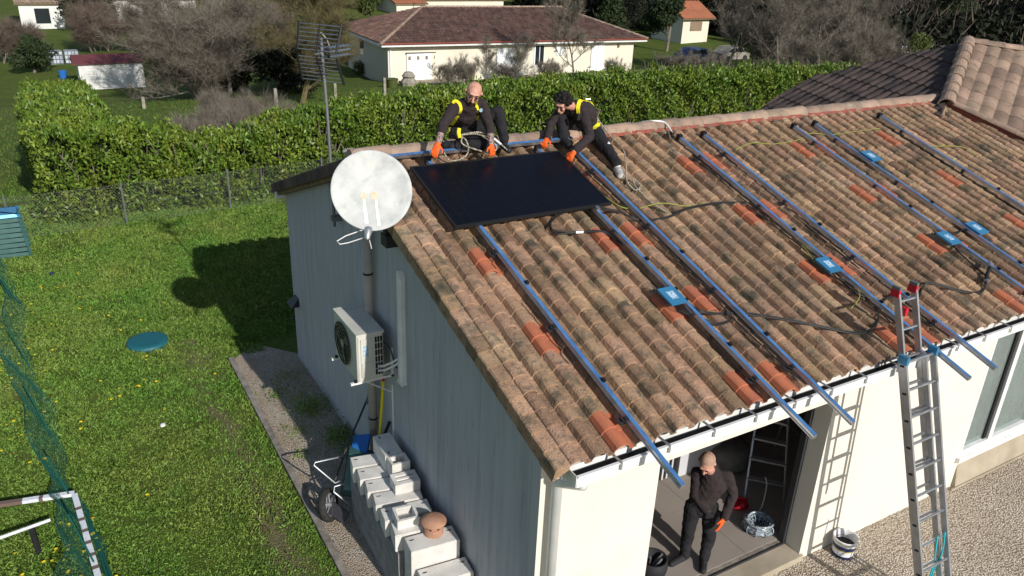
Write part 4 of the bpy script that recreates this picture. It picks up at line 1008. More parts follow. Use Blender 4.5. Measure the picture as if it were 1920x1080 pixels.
for i in range(N_):
    t = T_*i/N_; b.tube([npos(t)+lean(t, .01), npos(t)+lean(t, ntop(t)*.5), npos(t)+lean(t, ntop(t)+.01)], .0017, 3, cap=False)
b.build('net', 'net_green', nf)
for i, (x, y) in enumerate(NP[1:]):
    b = MB(); b.tube([(x,y,0), (x-.16,y,.72+.1*(i%2))], .010, 6); b.build('stake', 'net_green', nf)
for (a_, b_) in (((-3.19,4.50,.02),(-3.03,3.0,.05)),((-3.16,4.2,.03),(-3.06,2.9,.04))):
    b = MB(); b.tube([a_, b_], .016, 6); o = b.build('spare_stake', 'net_green'); tag(o, 'thick green stake lying along the net near the %s' % ('goal corner' if a_[1] > 4.3 else 'photo bottom edge'), 'stake')

# small goal frame wrapped in tape
gl = thing('goal_frame', (-3.3,4.6,0), 'small low frame of white tubes with brown tape bands', 'frame')
G0, G1, G2 = V((-4.6,4.90,.15)), V((-3.262,4.60,.15)), V((-3.02,1.2,.15))
def striped(p, q, bands, nm):
    b = MB(); d = (q-p)
    sd_ = d.normalized().cross(V((0,0,1)))*.030
    def seg(t0_, t1_, mi):
        a_, e_ = p+d*t0_, p+d*t1_; P = [a_-sd_-V((0,0,.02)), a_+sd_-V((0,0,.02)), a_+sd_+V((0,0,.02)), a_-sd_+V((0,0,.02))]; P += [x+(e_-a_) for x in P]
        b.add(P, [(0,3,2,1),(4,5,6,7),(0,1,5,4),(1,2,6,5),(2,3,7,6),(3,0,4,7)], mi)
    for (t0_, t1_, mi) in bands: seg(t0_, t1_, mi)
    b.build(nm, ['tape_white','tape_brown'], gl)
striped(G0, G1, [(0,.62,1),(.62,.74,0),(.74,.77,1),(.77,1.0,0)], 'crossbar')
L2 = (G2-G1).length; bs = []; t = 0; k = 0
while t < 1:
    w2 = [.16,.055][k%2]/L2*1.0*(1.7 if k == 0 else 1); bs.append((t, min(1, t+w2), k%2)); t += w2; k += 1
striped(G1+V((0,-.03,0)), G2, bs, 'sidebar')
for p in (G1, G0, G2): bar('leg', V((p.x,p.y,0)), p-V((0,0,.021)), .018, 'tape_white', gl)
b = MB(); b.tube([(-4.4,4.02,.20),(-3.52,4.20,.17)], .018, 8); o = b.build('tube', 'tape_white'); tag(o, 'white tube lying across a dark stake inside the taped frame', 'tube')
b = MB(); b.tube([(-3.66,3.88,0),(-3.70,4.14,.15)], .030, 8); o = b.build('stake', 'trousers'); tag(o, 'short dark stake under the white tube inside the taped frame', 'stake')

# chain link fence by the hedge
cl = thing('wire_fence', (-1,14.5,0), 'low chain-link fence on grey posts in front of the hedge', 'fence')
FX = [(-5.6,14.1),(-3.75,14.3),(-1.57,14.45),(.70,14.61),(3.0,14.8),(5.2,15.0)]
for (x, y) in FX:
    b = MB(); b.tube([(x,y,0),(x,y,.97)], .020, 6); b.build('post', 'galv', cl)
b = MB()
for (x0_, y0_), (x1_, y1_) in zip(FX[:-1], FX[1:]):
    L_ = math.hypot(x1_-x0_, y1_-y0_); n_ = int(L_/.07)
    for i in range(-13, n_):
        for sgn in (0, 1):
            u0, u1 = i*.07, i*.07+.9
            za, zb = 0., .9
            if u0 < 0: za = -u0; u0 = 0
            if u1 > L_: zb = .9-(u1-L_); u1 = L_
            if zb <= za: continue
            p = (x0_+(x1_-x0_)*u0/L_, y0_+(y1_-y0_)*u0/L_); q = (x0_+(x1_-x0_)*u1/L_, y0_+(y1_-y0_)*u1/L_)
            z_ = (za, zb) if sgn else (.9-za, .9-zb)
            b.add([(p[0],p[1],z_[0]),(p[0],p[1],z_[0]+.0035),(q[0],q[1],z_[1]+.0035),(q[0],q[1],z_[1])], [(0,1,2,3)])
    for z_ in (.02,.45,.9): b.tube([(x0_,y0_,z_),(x1_,y1_,z_)], .003, 3)
b.build('mesh', 'galv', cl)

# ------------------------------------------------------------------ hedge
def hedge():
    rng = np.random.default_rng(11)
    hg = thing('laurel_hedge', (8,15.6,0), 'long clipped laurel hedge with glossy leaves running behind the house', 'hedge')
    xk = [-3.2,-1.2,-.2,.35,.9,2.,3.2,5.,9.,15.,20.,24.]; zk = [1.95,1.95,1.65,1.42,1.55,1.75,1.95,2.10,2.30,2.38,2.25,2.1]
    top = lambda x: np.interp(x, xk, zk)
    C_, Nn = [], []
    def addp(n, fx):
        c, nn = fx(n); C_.append(c); Nn.append(nn)
    def wob(x, y, z): return .14*np.sin(x*2.1+z*3)+.10*np.sin(x*5.3+y*2+z*4.1)+.06*np.sin(x*11+z*9)
    def front(n):
        x = rng.uniform(-3.1, 24, n); z = rng.random(n)*top(x); y = 15.0-wob(x, 0, z)-.10*rng.random(n)+.35*rng.random(n)**2
        y = y-(.25*(z/top(x)-.0)**2)*0+.12*(z/top(x))**3; return np.stack([x, y, z], -1), np.tile([0,-1,.35], (n, 1))
    def topf(n):
        x = rng.uniform(-3.1, 24, n); y = rng.uniform(15.0, 16.25, n); z = top(x)+.10*np.sin(x*3+y*4)+.07*np.sin(x*7.7+y)-.22*rng.random(n)**2+.16*rng.random(n)**6
        return np.stack([x, y, z], -1), np.tile([0,-.2,1], (n, 1))
    def back(n):
        x = rng.uniform(-1, 24, n); z = rng.random(n)*top(x); return np.stack([x, 16.25+wob(x,1,z)*.6, z], -1), np.tile([0,1,.3], (n, 1))
    def sidef(n):
        y = rng.uniform(15.0, 24.5, n); z = rng.random(n)*2.05; return np.stack([-3.15-wob(y, 0, z)*.7+.25*rng.random(n)**2, y, z+np.vectorize(tz)(y)*.8], -1), np.tile([-1,0,.3], (n, 1))
    def sidei(n):
        y = rng.uniform(16.2, 24.5, n); z = rng.random(n)*2.05; return np.stack([-1.45-.03*(y-16)+wob(y, 0, z)*.7, y, z+np.vectorize(tz)(y)*.8], -1), np.tile([1,0,.3], (n, 1))
    def sidet(n):
        y = rng.uniform(15.8, 24.5, n); x = rng.uniform(-3.15, -1.4, n); return np.stack([x, y, 2.05+.10*np.sin(x*5+y*3)+np.vectorize(tz)(y)*.8-.2*rng.random(n)**2+.15*rng.random(n)**5], -1), np.tile([0,-.2,1], (n, 1))
    def sidee(n):
        x = rng.uniform(-3.15, -1.4, n); z = rng.random(n)*2.05; return np.stack([x, 24.5+0*x, z-.5], -1), np.tile([0,1,.3], (n, 1))
    for n, f in ((66000, front),(50000, topf),(5000, back),(7000, sidef),(5000, sidei),(13000, sidet),(500, sidee)): addp(n, f)
    c = np.concatenate(C_); nn = np.concatenate(Nn); n = len(c)
    # gaps: drop leaves where a coarse noise is low
    g = np.sin(c[:,0]*4.1+c[:,2]*5.2)*np.sin(c[:,0]*2.3-c[:,2]*6.7+1)+.5*np.sin(c[:,0]*9.7+c[:,1]*6+c[:,2]*8)
    keep = ~((g < -.75) & (rng.random(n) < .75)); c = c[keep]; nn = nn[keep]; n = len(c)
    d = rng.normal(size=(n, 3))*.62+nn*.55; d[:, 2] += .45; d /= np.linalg.norm(d, axis=1)[:, None]
    s = rng.normal(size=(n, 3)); s -= d*(d*s).sum(1)[:, None]; s /= np.linalg.norm(s, axis=1)[:, None]
    L = .038+.028*rng.random(n); W = L*(.34+.12*rng.random(n)); L = L*1.15; W = W*1.1
    a = d*L[:, None]; b = s*W[:, None]; bend = nn*0
    vv = np.stack([c-a, c-a*.1+b, c+a, c-a*.1-b], 1).reshape(-1, 3)
    bigmesh('foliage', vv, np.arange(n*4).reshape(-1, 4), 'hedge_leaf', hg)
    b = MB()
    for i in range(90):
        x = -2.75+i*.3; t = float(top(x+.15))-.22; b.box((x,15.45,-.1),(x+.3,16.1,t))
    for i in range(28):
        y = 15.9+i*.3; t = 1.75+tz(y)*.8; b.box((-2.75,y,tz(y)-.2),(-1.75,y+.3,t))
    b.build('dark_core', 'hedge_core', hg)  # dark boxes added as a core to stop views through the leaves
    b = MB(); rr = random.Random(3)
    for i in range(160):
        x = rr.uniform(-3,24); y = 15.18+rr.uniform(-.08,.15); z = 0
        b.tube([(x,y+.1,0),(x+rr.uniform(-.2,.2),y,rr.uniform(.5,1.)),(x+rr.uniform(-.4,.4),y-.05,rr.uniform(1.1,2.0))], .010, 4, cap=False)
    for i in range(120):
        x = rr.uniform(13,24); z = float(top(x)); b.tube([(x,15.4+rr.random()*.7,z-.2),(x+rr.uniform(-.15,.15),15.4+rr.random()*.7,z+rr.uniform(.1,.4))], .008, 4, cap=False)
    b.build('stems', 'bark', hg)
hedge()

# ------------------------------------------------------------------ trees
def branch_tree(seed, H, spread, mk_bark='bark', mk_twig='twig', levels=4, nb=7, trunk=.10, lowf=.25, twigs=5, twl=.5, up=.35, multi=1):
    """list of polylines; returns (branch mesh, twig mesh)"""
    rr = random.Random(seed); bb = MB(); tw_p = []
    def grow(p, d, L, r, lev):
        n = 4; pts = [p]; q = p.copy(); dd = d.copy()
        for i in range(n):
            dd = (dd+V((rr.gauss(0,.16), rr.gauss(0,.16), rr.gauss(0,.12)+up*.12))).normalized(); q = q+dd*L/n; pts.append(q.copy())
        rs_ = [r*(1-.75*i/n) for i in range(n+1)]
        bb.tube(pts, rs_, 6 if lev == 0 else (4 if lev < 3 else 3), cap=False)
        if lev >= levels:
            for i in range(twigs):
                k = rr.randint(0, n-1); tw_p.append((pts[k].lerp(pts[k+1], rr.random()), dd, L)); 
            return
        m_ = nb if lev == 0 else max(2, nb-2-lev)
        for i in range(m_):
            t = (lowf if lev == 0 else .25)+(1-(lowf if lev == 0 else .25))*(i+rr.random())/m_
            k = min(int(t*n), n-1); pp = pts[k].lerp(pts[k+1], t*n-k)
            ang = rr.uniform(0, 6.283); el_ = rr.uniform(.1, .75); e = V((math.cos(ang)*spread, math.sin(ang)*spread, el_+up*.3))
            e = (e.normalized()*.8+dd*.45).normalized(); grow(pp, e, L*rr.uniform(.48,.68)*(1 if lev else .8), r*(1-.7*t)*.55+.003, lev+1)
        grow(pts[-1], dd, L*.5, r*.25+.003, lev+1)
    for k in range(multi):
        d = V((0,0,1)) if multi == 1 else V((rr.gauss(0,.45), rr.gauss(0,.45), 1)).normalized()
        grow(V((rr.gauss(0,.05)*multi, rr.gauss(0,.05)*multi, -.1)), d, H*(.62 if multi == 1 else .55)*rr.uniform(.85,1.1), trunk, 0)
    N = np.random.default_rng(seed); n = len(tw_p)
    P = np.array([list(t[0]) for t in tw_p]); Dd = np.array([list(t[1]) for t in tw_p]); rep = 5
    P = np.repeat(P, rep, 0); Dd = np.repeat(Dd, rep, 0); m_ = len(P)
    e = Dd*.7+N.normal(size=(m_, 3))*.55; e[:, 2] += .25; e /= np.linalg.norm(e, axis=1)[:, None]; LL = twl*(.4+.8*N.random(m_))
    s = N.normal(size=(m_, 3)); s -= e*(e*s).sum(1)[:, None]; s /= np.linalg.norm(s, axis=1)[:, None]
    Q = P+e*LL[:, None]; wd = .005 if H < 4 else .0065
    vv = np.stack([P-s*wd, P+s*wd, Q], 1).reshape(-1, 3); return bb, vv, mk_bark, mk_twig
TM = {}
def tree(kind, params, loc, label, name='bare_tree', cat='tree', group=None, sc=1., rz=0.):
    t = thing(name, (0,0,0), label, cat, group)
    key = (kind, tuple(sorted(params.items())))
    if key not in TM:
        bb, vv, mb_, mt_ = branch_tree(**params)
        a = bb.build('trunk', mb_, t); b = bigmesh('crown', vv, np.arange(len(vv)).reshape(-1, 3), mt_, t); TM[key] = (a.data, b.data)
    else:
        for nm, d in zip(('trunk','crown'), TM[key]): link(nm, d, t)
    t.location = loc; t.rotation_euler = (0,0,rz); t.scale = (sc,)*3
    return t
def leafy(seed, H, W, n, leaf, mk_, lobes=9, conical=False, loc=(0,0,0), label='', name='evergreen_tree', group=None, cat='tree', trunk=.12, rz=0., base=.12):
    t = thing(name, (0,0,0), label, cat, group); key = ('leafy', seed, H, W, n, leaf, mk_, conical)
    if key not in TM:
        r = np.random.default_rng(seed); cs, rs_ = [], []
        for i in range(lobes):
            h = H*(base+.12+(.78-base)*i/max(1, lobes-1)) if conical else H*r.uniform(base+.22, .82); 
            rad = W*(1-h/H)*.75+.12*W if conical else W*r.uniform(.30,.48)
            off = 0 if conical else W*r.uniform(.1,.62)*math.sqrt(max(.05, 1-abs(h/H-.5)*1.5)); a = r.uniform(0, 6.28)
            cs.append((math.cos(a)*off, math.sin(a)*off, h)); rs_.append(rad)
        cs = np.array(cs); rs_ = np.array(rs_); k = r.integers(0, lobes, n); d = r.normal(size=(n, 3)); d /= np.linalg.norm(d, axis=1)[:, None]
        rad = rs_[k]*(.55+.5*r.random(n)**.5)*(1+.25*np.sin(d[:, 0]*7+k)*np.sin(d[:, 2]*6+k*2)); c = cs[k]+d*rad[:, None]*np.array([1,1,.8])
        c = c[c[:, 2] > H*base*.6]; nn = len(c); a, b = leafmass(nn, r, leaf*(.6+.8*r.random(nn)), leaf*(.25+.3*r.random(nn))); vv, f = quads(c, a, b)
        o1 = bigmesh('crown', vv, f, mk_, t); tb_ = MB(); tb_.tube([(0,0,-.2),(.05*W,0,H*.4),(0,.04*W,H*.8)], [trunk, trunk*.7, trunk*.25], 7)
        rr = random.Random(seed)
        for i in range(7): 
            q = cs[i % lobes]; tb_.tube([(0,0,H*(.2+.06*i)), (q[0]*.6,q[1]*.6,(q[2]+H*(.2+.06*i))/2), tuple(q)], [trunk*.4, trunk*.25, trunk*.1], 5, cap=False)
        o2 = tb_.build('trunk', 'bark', t); TM[key] = (o1.data, o2.data)
    else:
        for nm, d in zip(('crown','trunk'), TM[key]): link(nm, d, t)
    t.location = loc; t.rotation_euler = (0,0,rz); return t

# big bare tree left, mossy tree, shrubs
tree('big', dict(seed=23, H=8.0, spread=1.5, levels=3, nb=9, trunk=.11, lowf=.05, twigs=4, twl=.8, up=.12, multi=7), (4.8,42.3,-2.75), 'large spreading bare tree beside the white shed', sc=1.)
tree('moss', dict(seed=5, H=6.3, spread=1.25, mk_bark='bark_moss', mk_twig='bark_moss', levels=4, nb=8, trunk=.16, lowf=.12, twigs=4, twl=.6, up=.1), (9.1,36.9,-2.1), 'bare mossy yellow-green tree behind the roof aerial')
tree('b2', dict(seed=9, H=5.5, spread=.9, levels=4, nb=7, trunk=.12, twigs=4, twl=.6), (7.0,44.,-2.85), 'bare tree between the big bare tree and the mossy tree', sc=1.1)
tree('sh', dict(seed=31, H=1.9, spread=1., mk_twig='twig', levels=2, nb=9, trunk=.02, twigs=6, twl=.5, multi=11), (1.7,19.2,-.25), 'twiggy brown shrub filling the dip behind the left of the hedge', name='bare_shrub', cat='shrub', sc=.95)
tree('sh', dict(seed=31, H=1.9, spread=1., mk_twig='twig', levels=2, nb=9, trunk=.02, twigs=6, twl=.5, multi=11), (3.0,21.5,-.5), 'twiggy brown shrub right of the one in the hedge dip', name='bare_shrub', cat='shrub', sc=1., rz=2.)
for i, (x, y, s_, lab) in enumerate([(2.2,68,1.7,'brown bare thicket in front of the far left houses'),(5.5,66,1.6,'brown bare thicket beside the evergreen at the far left'),(-3.2,64,1.3,'bare thicket at the far left edge above the green bush'),(9,63,1.7,'bare thicket behind the big bare tree'),(14,62,1.8,'reddish thicket left of the mossy tree at the top')]):
    tree('th', dict(seed=41, H=2.4, spread=1., mk_bark='bark', mk_twig='twig_red', levels=2, nb=9, trunk=.03, twigs=9, twl=.6, multi=8), (x,y,-3.45), lab, name='bare_shrub', cat='shrub', sc=s_, rz=i*1.3, group='brown bare thickets at the far left')
leafy(51, 2.6, 1.6, 5000, .10, 'evergreen', loc=(-2.5,58.5,-3.45), label='dark green bush at the left edge behind the hedge corner', name='bush', cat='bush', base=0.)
leafy(52, 5.0, 2.6, 6000, .16, 'dark_forest', loc=(2.9,80,-3.45), label='dark evergreen between the two far left houses')
for i, (x, y, s_, lab) in enumerate([(7.4,45.5,1.5,'dark undergrowth right of the big bare tree trunk'),(9.6,43.,1.5,'dark undergrowth behind the mossy tree'),(11.5,46.,1.5,'dark undergrowth between the mossy tree and the bungalow'),(13.5,50.,1.6,'dark bushes left of the shaded bungalow wall')]):
    t = leafy(131, 1.7, 1.5, 4500, .09, 'dark_forest', lobes=7, loc=(x,y,tz(y)-.1), label=lab, name='bush', cat='bush', base=0., rz=i*2., group='dark undergrowth below the bare trees'); t.scale = (s_,)*3
for i, (x, y, s_, lab) in enumerate([(3.9,29.,.85,'brown leafless shrub behind the lowest part of the hedge')]):
    tree('sh', dict(seed=31, H=1.9, spread=1., mk_twig='twig', levels=2, nb=9, trunk=.02, twigs=6, twl=.5, multi=11), (x,y,tz(y)-.05), lab, name='bare_shrub', cat='shrub', sc=s_, rz=i*1.4+1)
# trees in front of the neighbour house
for i, (x, y, s_, lab) in enumerate([(28.3,40.1,1.15,'bare tree in front of the right part of the white bungalow'),(25.1,42.6,.62,'small bare tree before the middle of the white bungalow'),(22.8,42.4,.55,'bare sapling in front of the left shutter of the white bungalow')]):
    tree('nb', dict(seed=61, H=4.6, spread=.8, levels=3, nb=8, trunk=.07, twigs=5, twl=.5), (x,y,tz(y)-.05), lab, sc=s_, rz=i*2.2, group='bare trees before the white bungalow')
for i, (x, y, s_, lab) in enumerate([(19.9,41.6,.95,'loose shrub right of the garage door'),(21.4,41.9,.9,'loose shrub left of the first white shutter'),(24.,41.7,.8,'dense bare shrub under the middle of the bungalow'),(26.5,40.6,.9,'dense bare shrub under the bungalow window'),(30.6,39.4,.85,'dense bare shrub near the right end of the bungalow'),(33.3,35.9,1.1,'wide tangled bare shrub right of the bungalow'),(35.5,35.,1.05,'tangled bare shrub beyond the bungalow corner')]):
    tree('nbs', dict(seed=71, H=2.0, spread=1., levels=2, nb=8, trunk=.018, twigs=5, twl=.35, multi=7), (x,y,tz(y)-.05), lab, name='bare_shrub', cat='shrub', sc=s_, rz=i*1.1, group='bare shrubs before the white bungalow')
# right side bare trees
for i, (x, y, H_, lab) in enumerate([(43.9,33.2,1.15,'tall pale bare tree above the right end of the hedge'),(46.2,38.,1.15,'bare tree behind the tall pale one at the right'),(43.4,41.6,1.1,'bare tree beside the small orange-roofed house'),(51.,36.,1.1,'bare tree just left of the upper hip roof'),(40.2,33.5,.95,'bare tree over the hedge left of the tall pale tree')]):
    tree('rt', dict(seed=81+i%2, H=6.0, spread=.9, levels=4, nb=7, trunk=.12, twigs=2, twl=.55), (x,y,tz(y)-.05), lab, sc=H_, rz=i*1.7, group='bare trees right of the bungalow')
for i, (x, y, s_, lab) in enumerate([(38.,30.5,1.5,'grey tangled shrub under the tall pale bare tree'),(42.,30.,1.5,'grey tangled shrub behind the right end of the hedge'),(46.,31.,1.6,'tangled shrub above the shaded hip roof'),(56,39.,1.9,'tangled shrub beside the white wall at the right'),(48.,42.,2.2,'red-brown thicket in the wood at the right'),(60,45.,2.4,'red-brown thicket behind the white wall at the right')]):
    tree('rs', dict(seed=91, H=2.1, spread=1., mk_twig='twig', levels=2, nb=8, trunk=.02, twigs=6, twl=.45, multi=8), (x,y,tz(y)-.05), lab, name='bare_shrub', cat='shrub', sc=s_, rz=i*.9, group='tangled shrubs at the right')
# dark evergreens
EV = [(50.9,57.2,5.5,2.6,0,'evergreen','broad cypress left of the small orange-roofed house'),(46.,60.,6.0,2.6,1,'evergreen','dark conifer behind the right end of the bungalow roof'),(41.5,63,6.5,2.8,0,'dark_forest','dark conifer above the bungalow ridge at right'),
 (56.,70.,8,3.2,1,'dark_forest','dark conifer behind the small orange-roofed house'),(63,68,8,3.4,0,'dark_forest','dark conifer right of the small orange-roofed house'),(68,60,8.5,3.6,1,'dark_forest','dark conifer in the wood above the right bare trees'),
 (72,52,9,3.8,0,'dark_forest','dark cedar above the white wall at the right'),(78,46,9,3.8,1,'evergreen','dark green cedar above the upper hip roof'),(84,40,9,4,0,'dark_forest','dark cedar at the top right corner'),(64,52,7,3.2,1,'dark_forest','dark evergreen left of the white wall'),
 (90,47,10,4,0,'evergreen','far cedar at the top right edge'),(24.,90,9,3.6,1,'dark_forest','black-green conifer at the top above the aerial'),(27.5,93,9,3.4,0,'dark_forest','black-green conifer right of the one above the aerial'),(36.5,100,7,3.,1,'evergreen','dark conifer left of the far orange roofs')]
for i, (x, y, H_, W_, cn, mk_, lab) in enumerate(EV):
    leafy(101+(i % 3), H_, W_, 11000, .15, mk_, lobes=10, conical=bool(cn), loc=(x,y,tz(y)-.1), label=lab, rz=i*1.9, group='dark evergreens of the wood behind', trunk=.18)
leafy(121, 4.2, 2.2, 5000, .14, 'olive_leaf', loc=(31.,84,-3.45), label='sunlit yellow-green tree left of the bungalow roof', name='leafy_tree')
leafy(122, 2.4, 1.6, 3000, .12, 'olive_leaf', loc=(64.5,40,-2.5), label='olive green bush left of the upper hip roof peak', name='bush', cat='bush', base=0.)
leafy(123, .9, .9, 1200, .07, 'olive_leaf', loc=(17.9,52.,-3.4), label='small yellow-flowering bush at the shaded side of the bungalow', name='bush', cat='bush', base=0.)
# far woodland as one mass
def wood():
    r = np.random.default_rng(77); C_ = []
    for (x0_, x1_, y0_, y1_, z1_, n) in [(18,260,118,140,16,80000),(95,230,60,118,14,50000),(58,100,72,100,9,36000),(-40,20,125,150,3,9000),(66,110,40,72,6,30000)]:
        x = r.uniform(x0_, x1_, n); y = r.uniform(y0_, y1_, n); z = -3.4+(z1_)*r.random(n)*(.75+.25*np.sin(x*.35)*np.sin(y*.3+x*.12)); C_.append(np.stack([x, y, z], -1))
    c = np.concatenate(C_); n = len(c); a, b = leafmass(n, r, .30+.35*r.random(n), .12+.15*r.random(n)); vv, f = quads(c, a, b)
    o = bigmesh('woodland', vv, f, 'dark_forest'); tag(o, kind='stuff', label='dark far woodland closing the view behind the houses', cat='wood')
    c = c[r.random(n) < .25]+r.normal(size=(0,3)).sum(0); n = len(c); p = c.copy(); e = r.normal(size=(n, 3))*.5; e[:, 2] += 1; LL = 1.4
    s = r.normal(size=(n, 3))*.03; vv = np.stack([p-s, p+s, p+e*LL], 1).reshape(-1, 3)
    o = bigmesh('woodland_twigs', vv, np.arange(len(vv)).reshape(-1, 3), 'twig_red'); tag(o, kind='stuff', label='bare brown twigs in the far woodland', cat='wood')
wood()
def rough_grass():
    r = np.random.default_rng(78); n = 150000
    y = 17+r.random(n)**1.5*26; x = -12+r.random(n)*(y*1.4+6); k = ~((x < -1.3) & (x > -3.3) & (y < 24.6)); x, y = x[k], y[k]; n = len(x)
    z = -.104*np.clip(y-17, 0, 33)+np.where(y > 18, .12*np.sin(x*.31+1)*np.sin(y*.23), 0); h = .03+.09*r.random(n)**2; th = r.random(n)*6.28
    b = np.stack([x, y, z-.02], -1); dx = np.stack([np.cos(th)*.010, np.sin(th)*.010, 0*th], -1); tp = b+np.stack([r.normal(size=n)*.06, r.normal(size=n)*.06, h], -1)
    o = bigmesh('meadow_grass', np.stack([b-dx, b+dx, tp], 1).reshape(-1, 3), np.arange(n*3).reshape(-1, 3), 'blade'); tag(o, kind='stuff', label='rough grass in the gardens beyond the hedge', cat='grass')
rough_grass()
sheet('path', [(27.5,45.3),(38.5,44.6),(39.5,43.4),(27.0,44.4)], -2.83, 'sill'); bpy.data.objects['path'].rotation_euler = (0,0,0)
sheet('driveway', [(18.3,44.6),(22.4,44.4),(22.8,46.1),(18.3,46.2)], -2.93, 'sill')

# ------------------------------------------------------------------ neighbour bungalow
nb = thing('bungalow', (27,51,-3.2), 'long white bungalow with dark brown hipped tile roof beyond the hedge', 'house')
def fy(x): return 46.25-.066*(x-17.6)
zb_, zt_ = -3.6, -.62
b = MB(); x1 = 36.9; b.add([(17.6,fy(17.6),zb_),(x1,fy(x1),zb_),(x1,fy(x1),zt_),(17.6,fy(17.6),zt_)], [(0,1,2,3)])
P = [(17.6,fy(17.6)),(x1,fy(x1)),(x1+.6,fy(x1)+9.6),(18.2,fy(17.6)+9.4)]
b = MB(); b.add([(x,y,zb_) for x, y in P]+[(x,y,zt_) for x, y in P], [(0,1,5,4),(1,2,6,5),(2,3,7,6),(3,0,4,7),(4,5,6,7)]); b.build('wall', 'nb_wall', nb)
EV_ = [(16.95,fy(17)-.60),(x1+.75,fy(x1)-.60),(x1+1.3,fy(x1)+10.3),(17.5,fy(17.6)+10.1)]; ez = -.50; RZ = 1.15
rl, rr_ = V((22.6,51.9,RZ)), V((34.0,51.2,RZ)); E_ = [V((x,y,ez)) for x, y in EV_]
rf_ = polyroof('roof', [E_[0], E_[1], rr_, rl], (0,-1,-.3), 'nb_tile', nb, pitch=.27, amp=.045, sub=4, row=.42)
polyroof('roof', [E_[0], rl, E_[3]], (-1,0,-.3), 'nb_tile', nb, pitch=.27, amp=.045, sub=4, row=.42)
polyroof('roof', [E_[1], E_[2], rr_], (1,0,-.3), 'nb_tile', nb, pitch=.27, amp=.045, sub=4, row=.42)
polyroof('roof', [E_[2], E_[3], rl, rr_], (0,1,-.3), 'nb_tile', nb, pitch=.5, amp=.045, sub=4, row=1.)
h_ = MB(); 
for (p, q) in ((rl,E_[0]),(rr_,E_[1]),(rl,rr_)): caps(h_, p+V((0,0,.05)), q+V((0,0,.05)), .11, .42)
h_.build('hip_tiles', 'ridge_tile', nb)
b = MB()
for (p, q) in ((E_[0],E_[1]),(E_[0],E_[3]),(E_[1],E_[2])): 
    n_ = (q-p).normalized().cross(V((0,0,1))); n_ = n_ if (ctrn := (p+q)/2+n_-V((27,51,ez))).length > ((p+q)/2-n_-V((27,51,ez))).length else -n_
    b.add([p+n_*.02+V((0,0,-.01)), q+n_*.02+V((0,0,-.01)), q+n_*.02+V((0,0,-.20)), p+n_*.02+V((0,0,-.20)), p-n_*.6+V((0,0,-.20)), q-n_*.6+V((0,0,-.20))], [(0,1,2,3),(3,2,5,4)])
b.build('fascia', 'white_pvc', nb)
b = MB(); b.tube([E_[0]+V((0,-.08,-.0)), E_[1]+V((0,-.08,-.0))], .06, 6); b.build('gutter', 'mortar_red', nb)
MB().tube([(17.75,fy(17.7)-.06,-.7),(17.75,fy(17.7)-.06,-3.4)], .05, 6).build('downpipe', 'garage_white', nb)
gd = MB(); gd.box((18.85,fy(20.2)-.03,-3.5),(21.6,fy(20.2)+.12,-1.22)); gdo = gd.build('garage_door', 'garage_white', nb)
for k in range(5): MB().box((18.95+k*.62,fy(20.2)-.045,-1.62),(19.13+k*.62,fy(20.2)-.031,-1.38)).build('pane', 'wood', gdo)
MB().box((18.8,fy(20.2)-.05,-1.215),(21.65,fy(20.2)+.1,-1.15)).build('garage_lintel', 'seam', nb)
for (xa, xb, za, zb2) in ((25.45,26.9,-3.0,-1.02),(33.15,34.3,-2.8,-.75),(30.2,30.9,-1.6,-1.0)):
    y = fy((xa+xb)/2)-.04; sh = MB().box((xa,y-.02,za),(xb,y+.1,zb2)).build('shutter', 'garage_white', nb); MB().box(((xa+xb)/2-.01,y-.03,za),((xa+xb)/2+.01,y-.021,zb2)).build('seam', 'seam', sh)
    MB().box((xa-.2,y-.035,za+.3),(xa+.12,y-.022,za+.34)).box((xa-.2,y-.035,zb2-.3),(xa+.12,y-.022,zb2-.26)).build('hinge', 'seam', sh)
wn = MB().box((28.4,fy(28.8)-.03,-2.3),(29.3,fy(28.8)+.05,-.80)).build('window', 'garage_white', nb); MB().box((28.5,fy(28.8)-.05,-2.2),(28.82,fy(28.8)-.031,-.9)).box((28.88,fy(28.8)-.05,-2.2),(29.2,fy(28.8)-.031,-.9)).build('pane', 'pane_dark', wn)
lp = MB().lathe([(.0,.15),(.08,.12),(.06,-.12),(0,-.15)], (35.5,fy(35.5)-.1,-1.0), n=8).build('wall_lamp', 'wood', nb)
wl = MB().add([(17.74,47.3+.1,-1.9),(17.98,49.6,-1.9),(17.98,49.6,-.95),(17.74,47.4,-.95)], [(0,1,2,3)])
w2_ = MB(); P0_, P1_ = V((17.6,fy(17.6),0)), V((18.2,fy(17.6)+9.4,0)); d_ = (P1_-P0_).normalized(); n_ = V((-d_.y,d_.x,0))
for (ta, tb_) in ((5.3,6.2),):
    q = [P0_+d_*ta+n_*.03, P0_+d_*tb_+n_*.03]; w2_.add([q[0]+V((0,0,-2.0)), q[1]+V((0,0,-2.0)), q[1]+V((0,0,-.9)), q[0]+V((0,0,-.9))], [(0,1,2,3)])
w2_.build('side_window', 'pane_dark', nb)
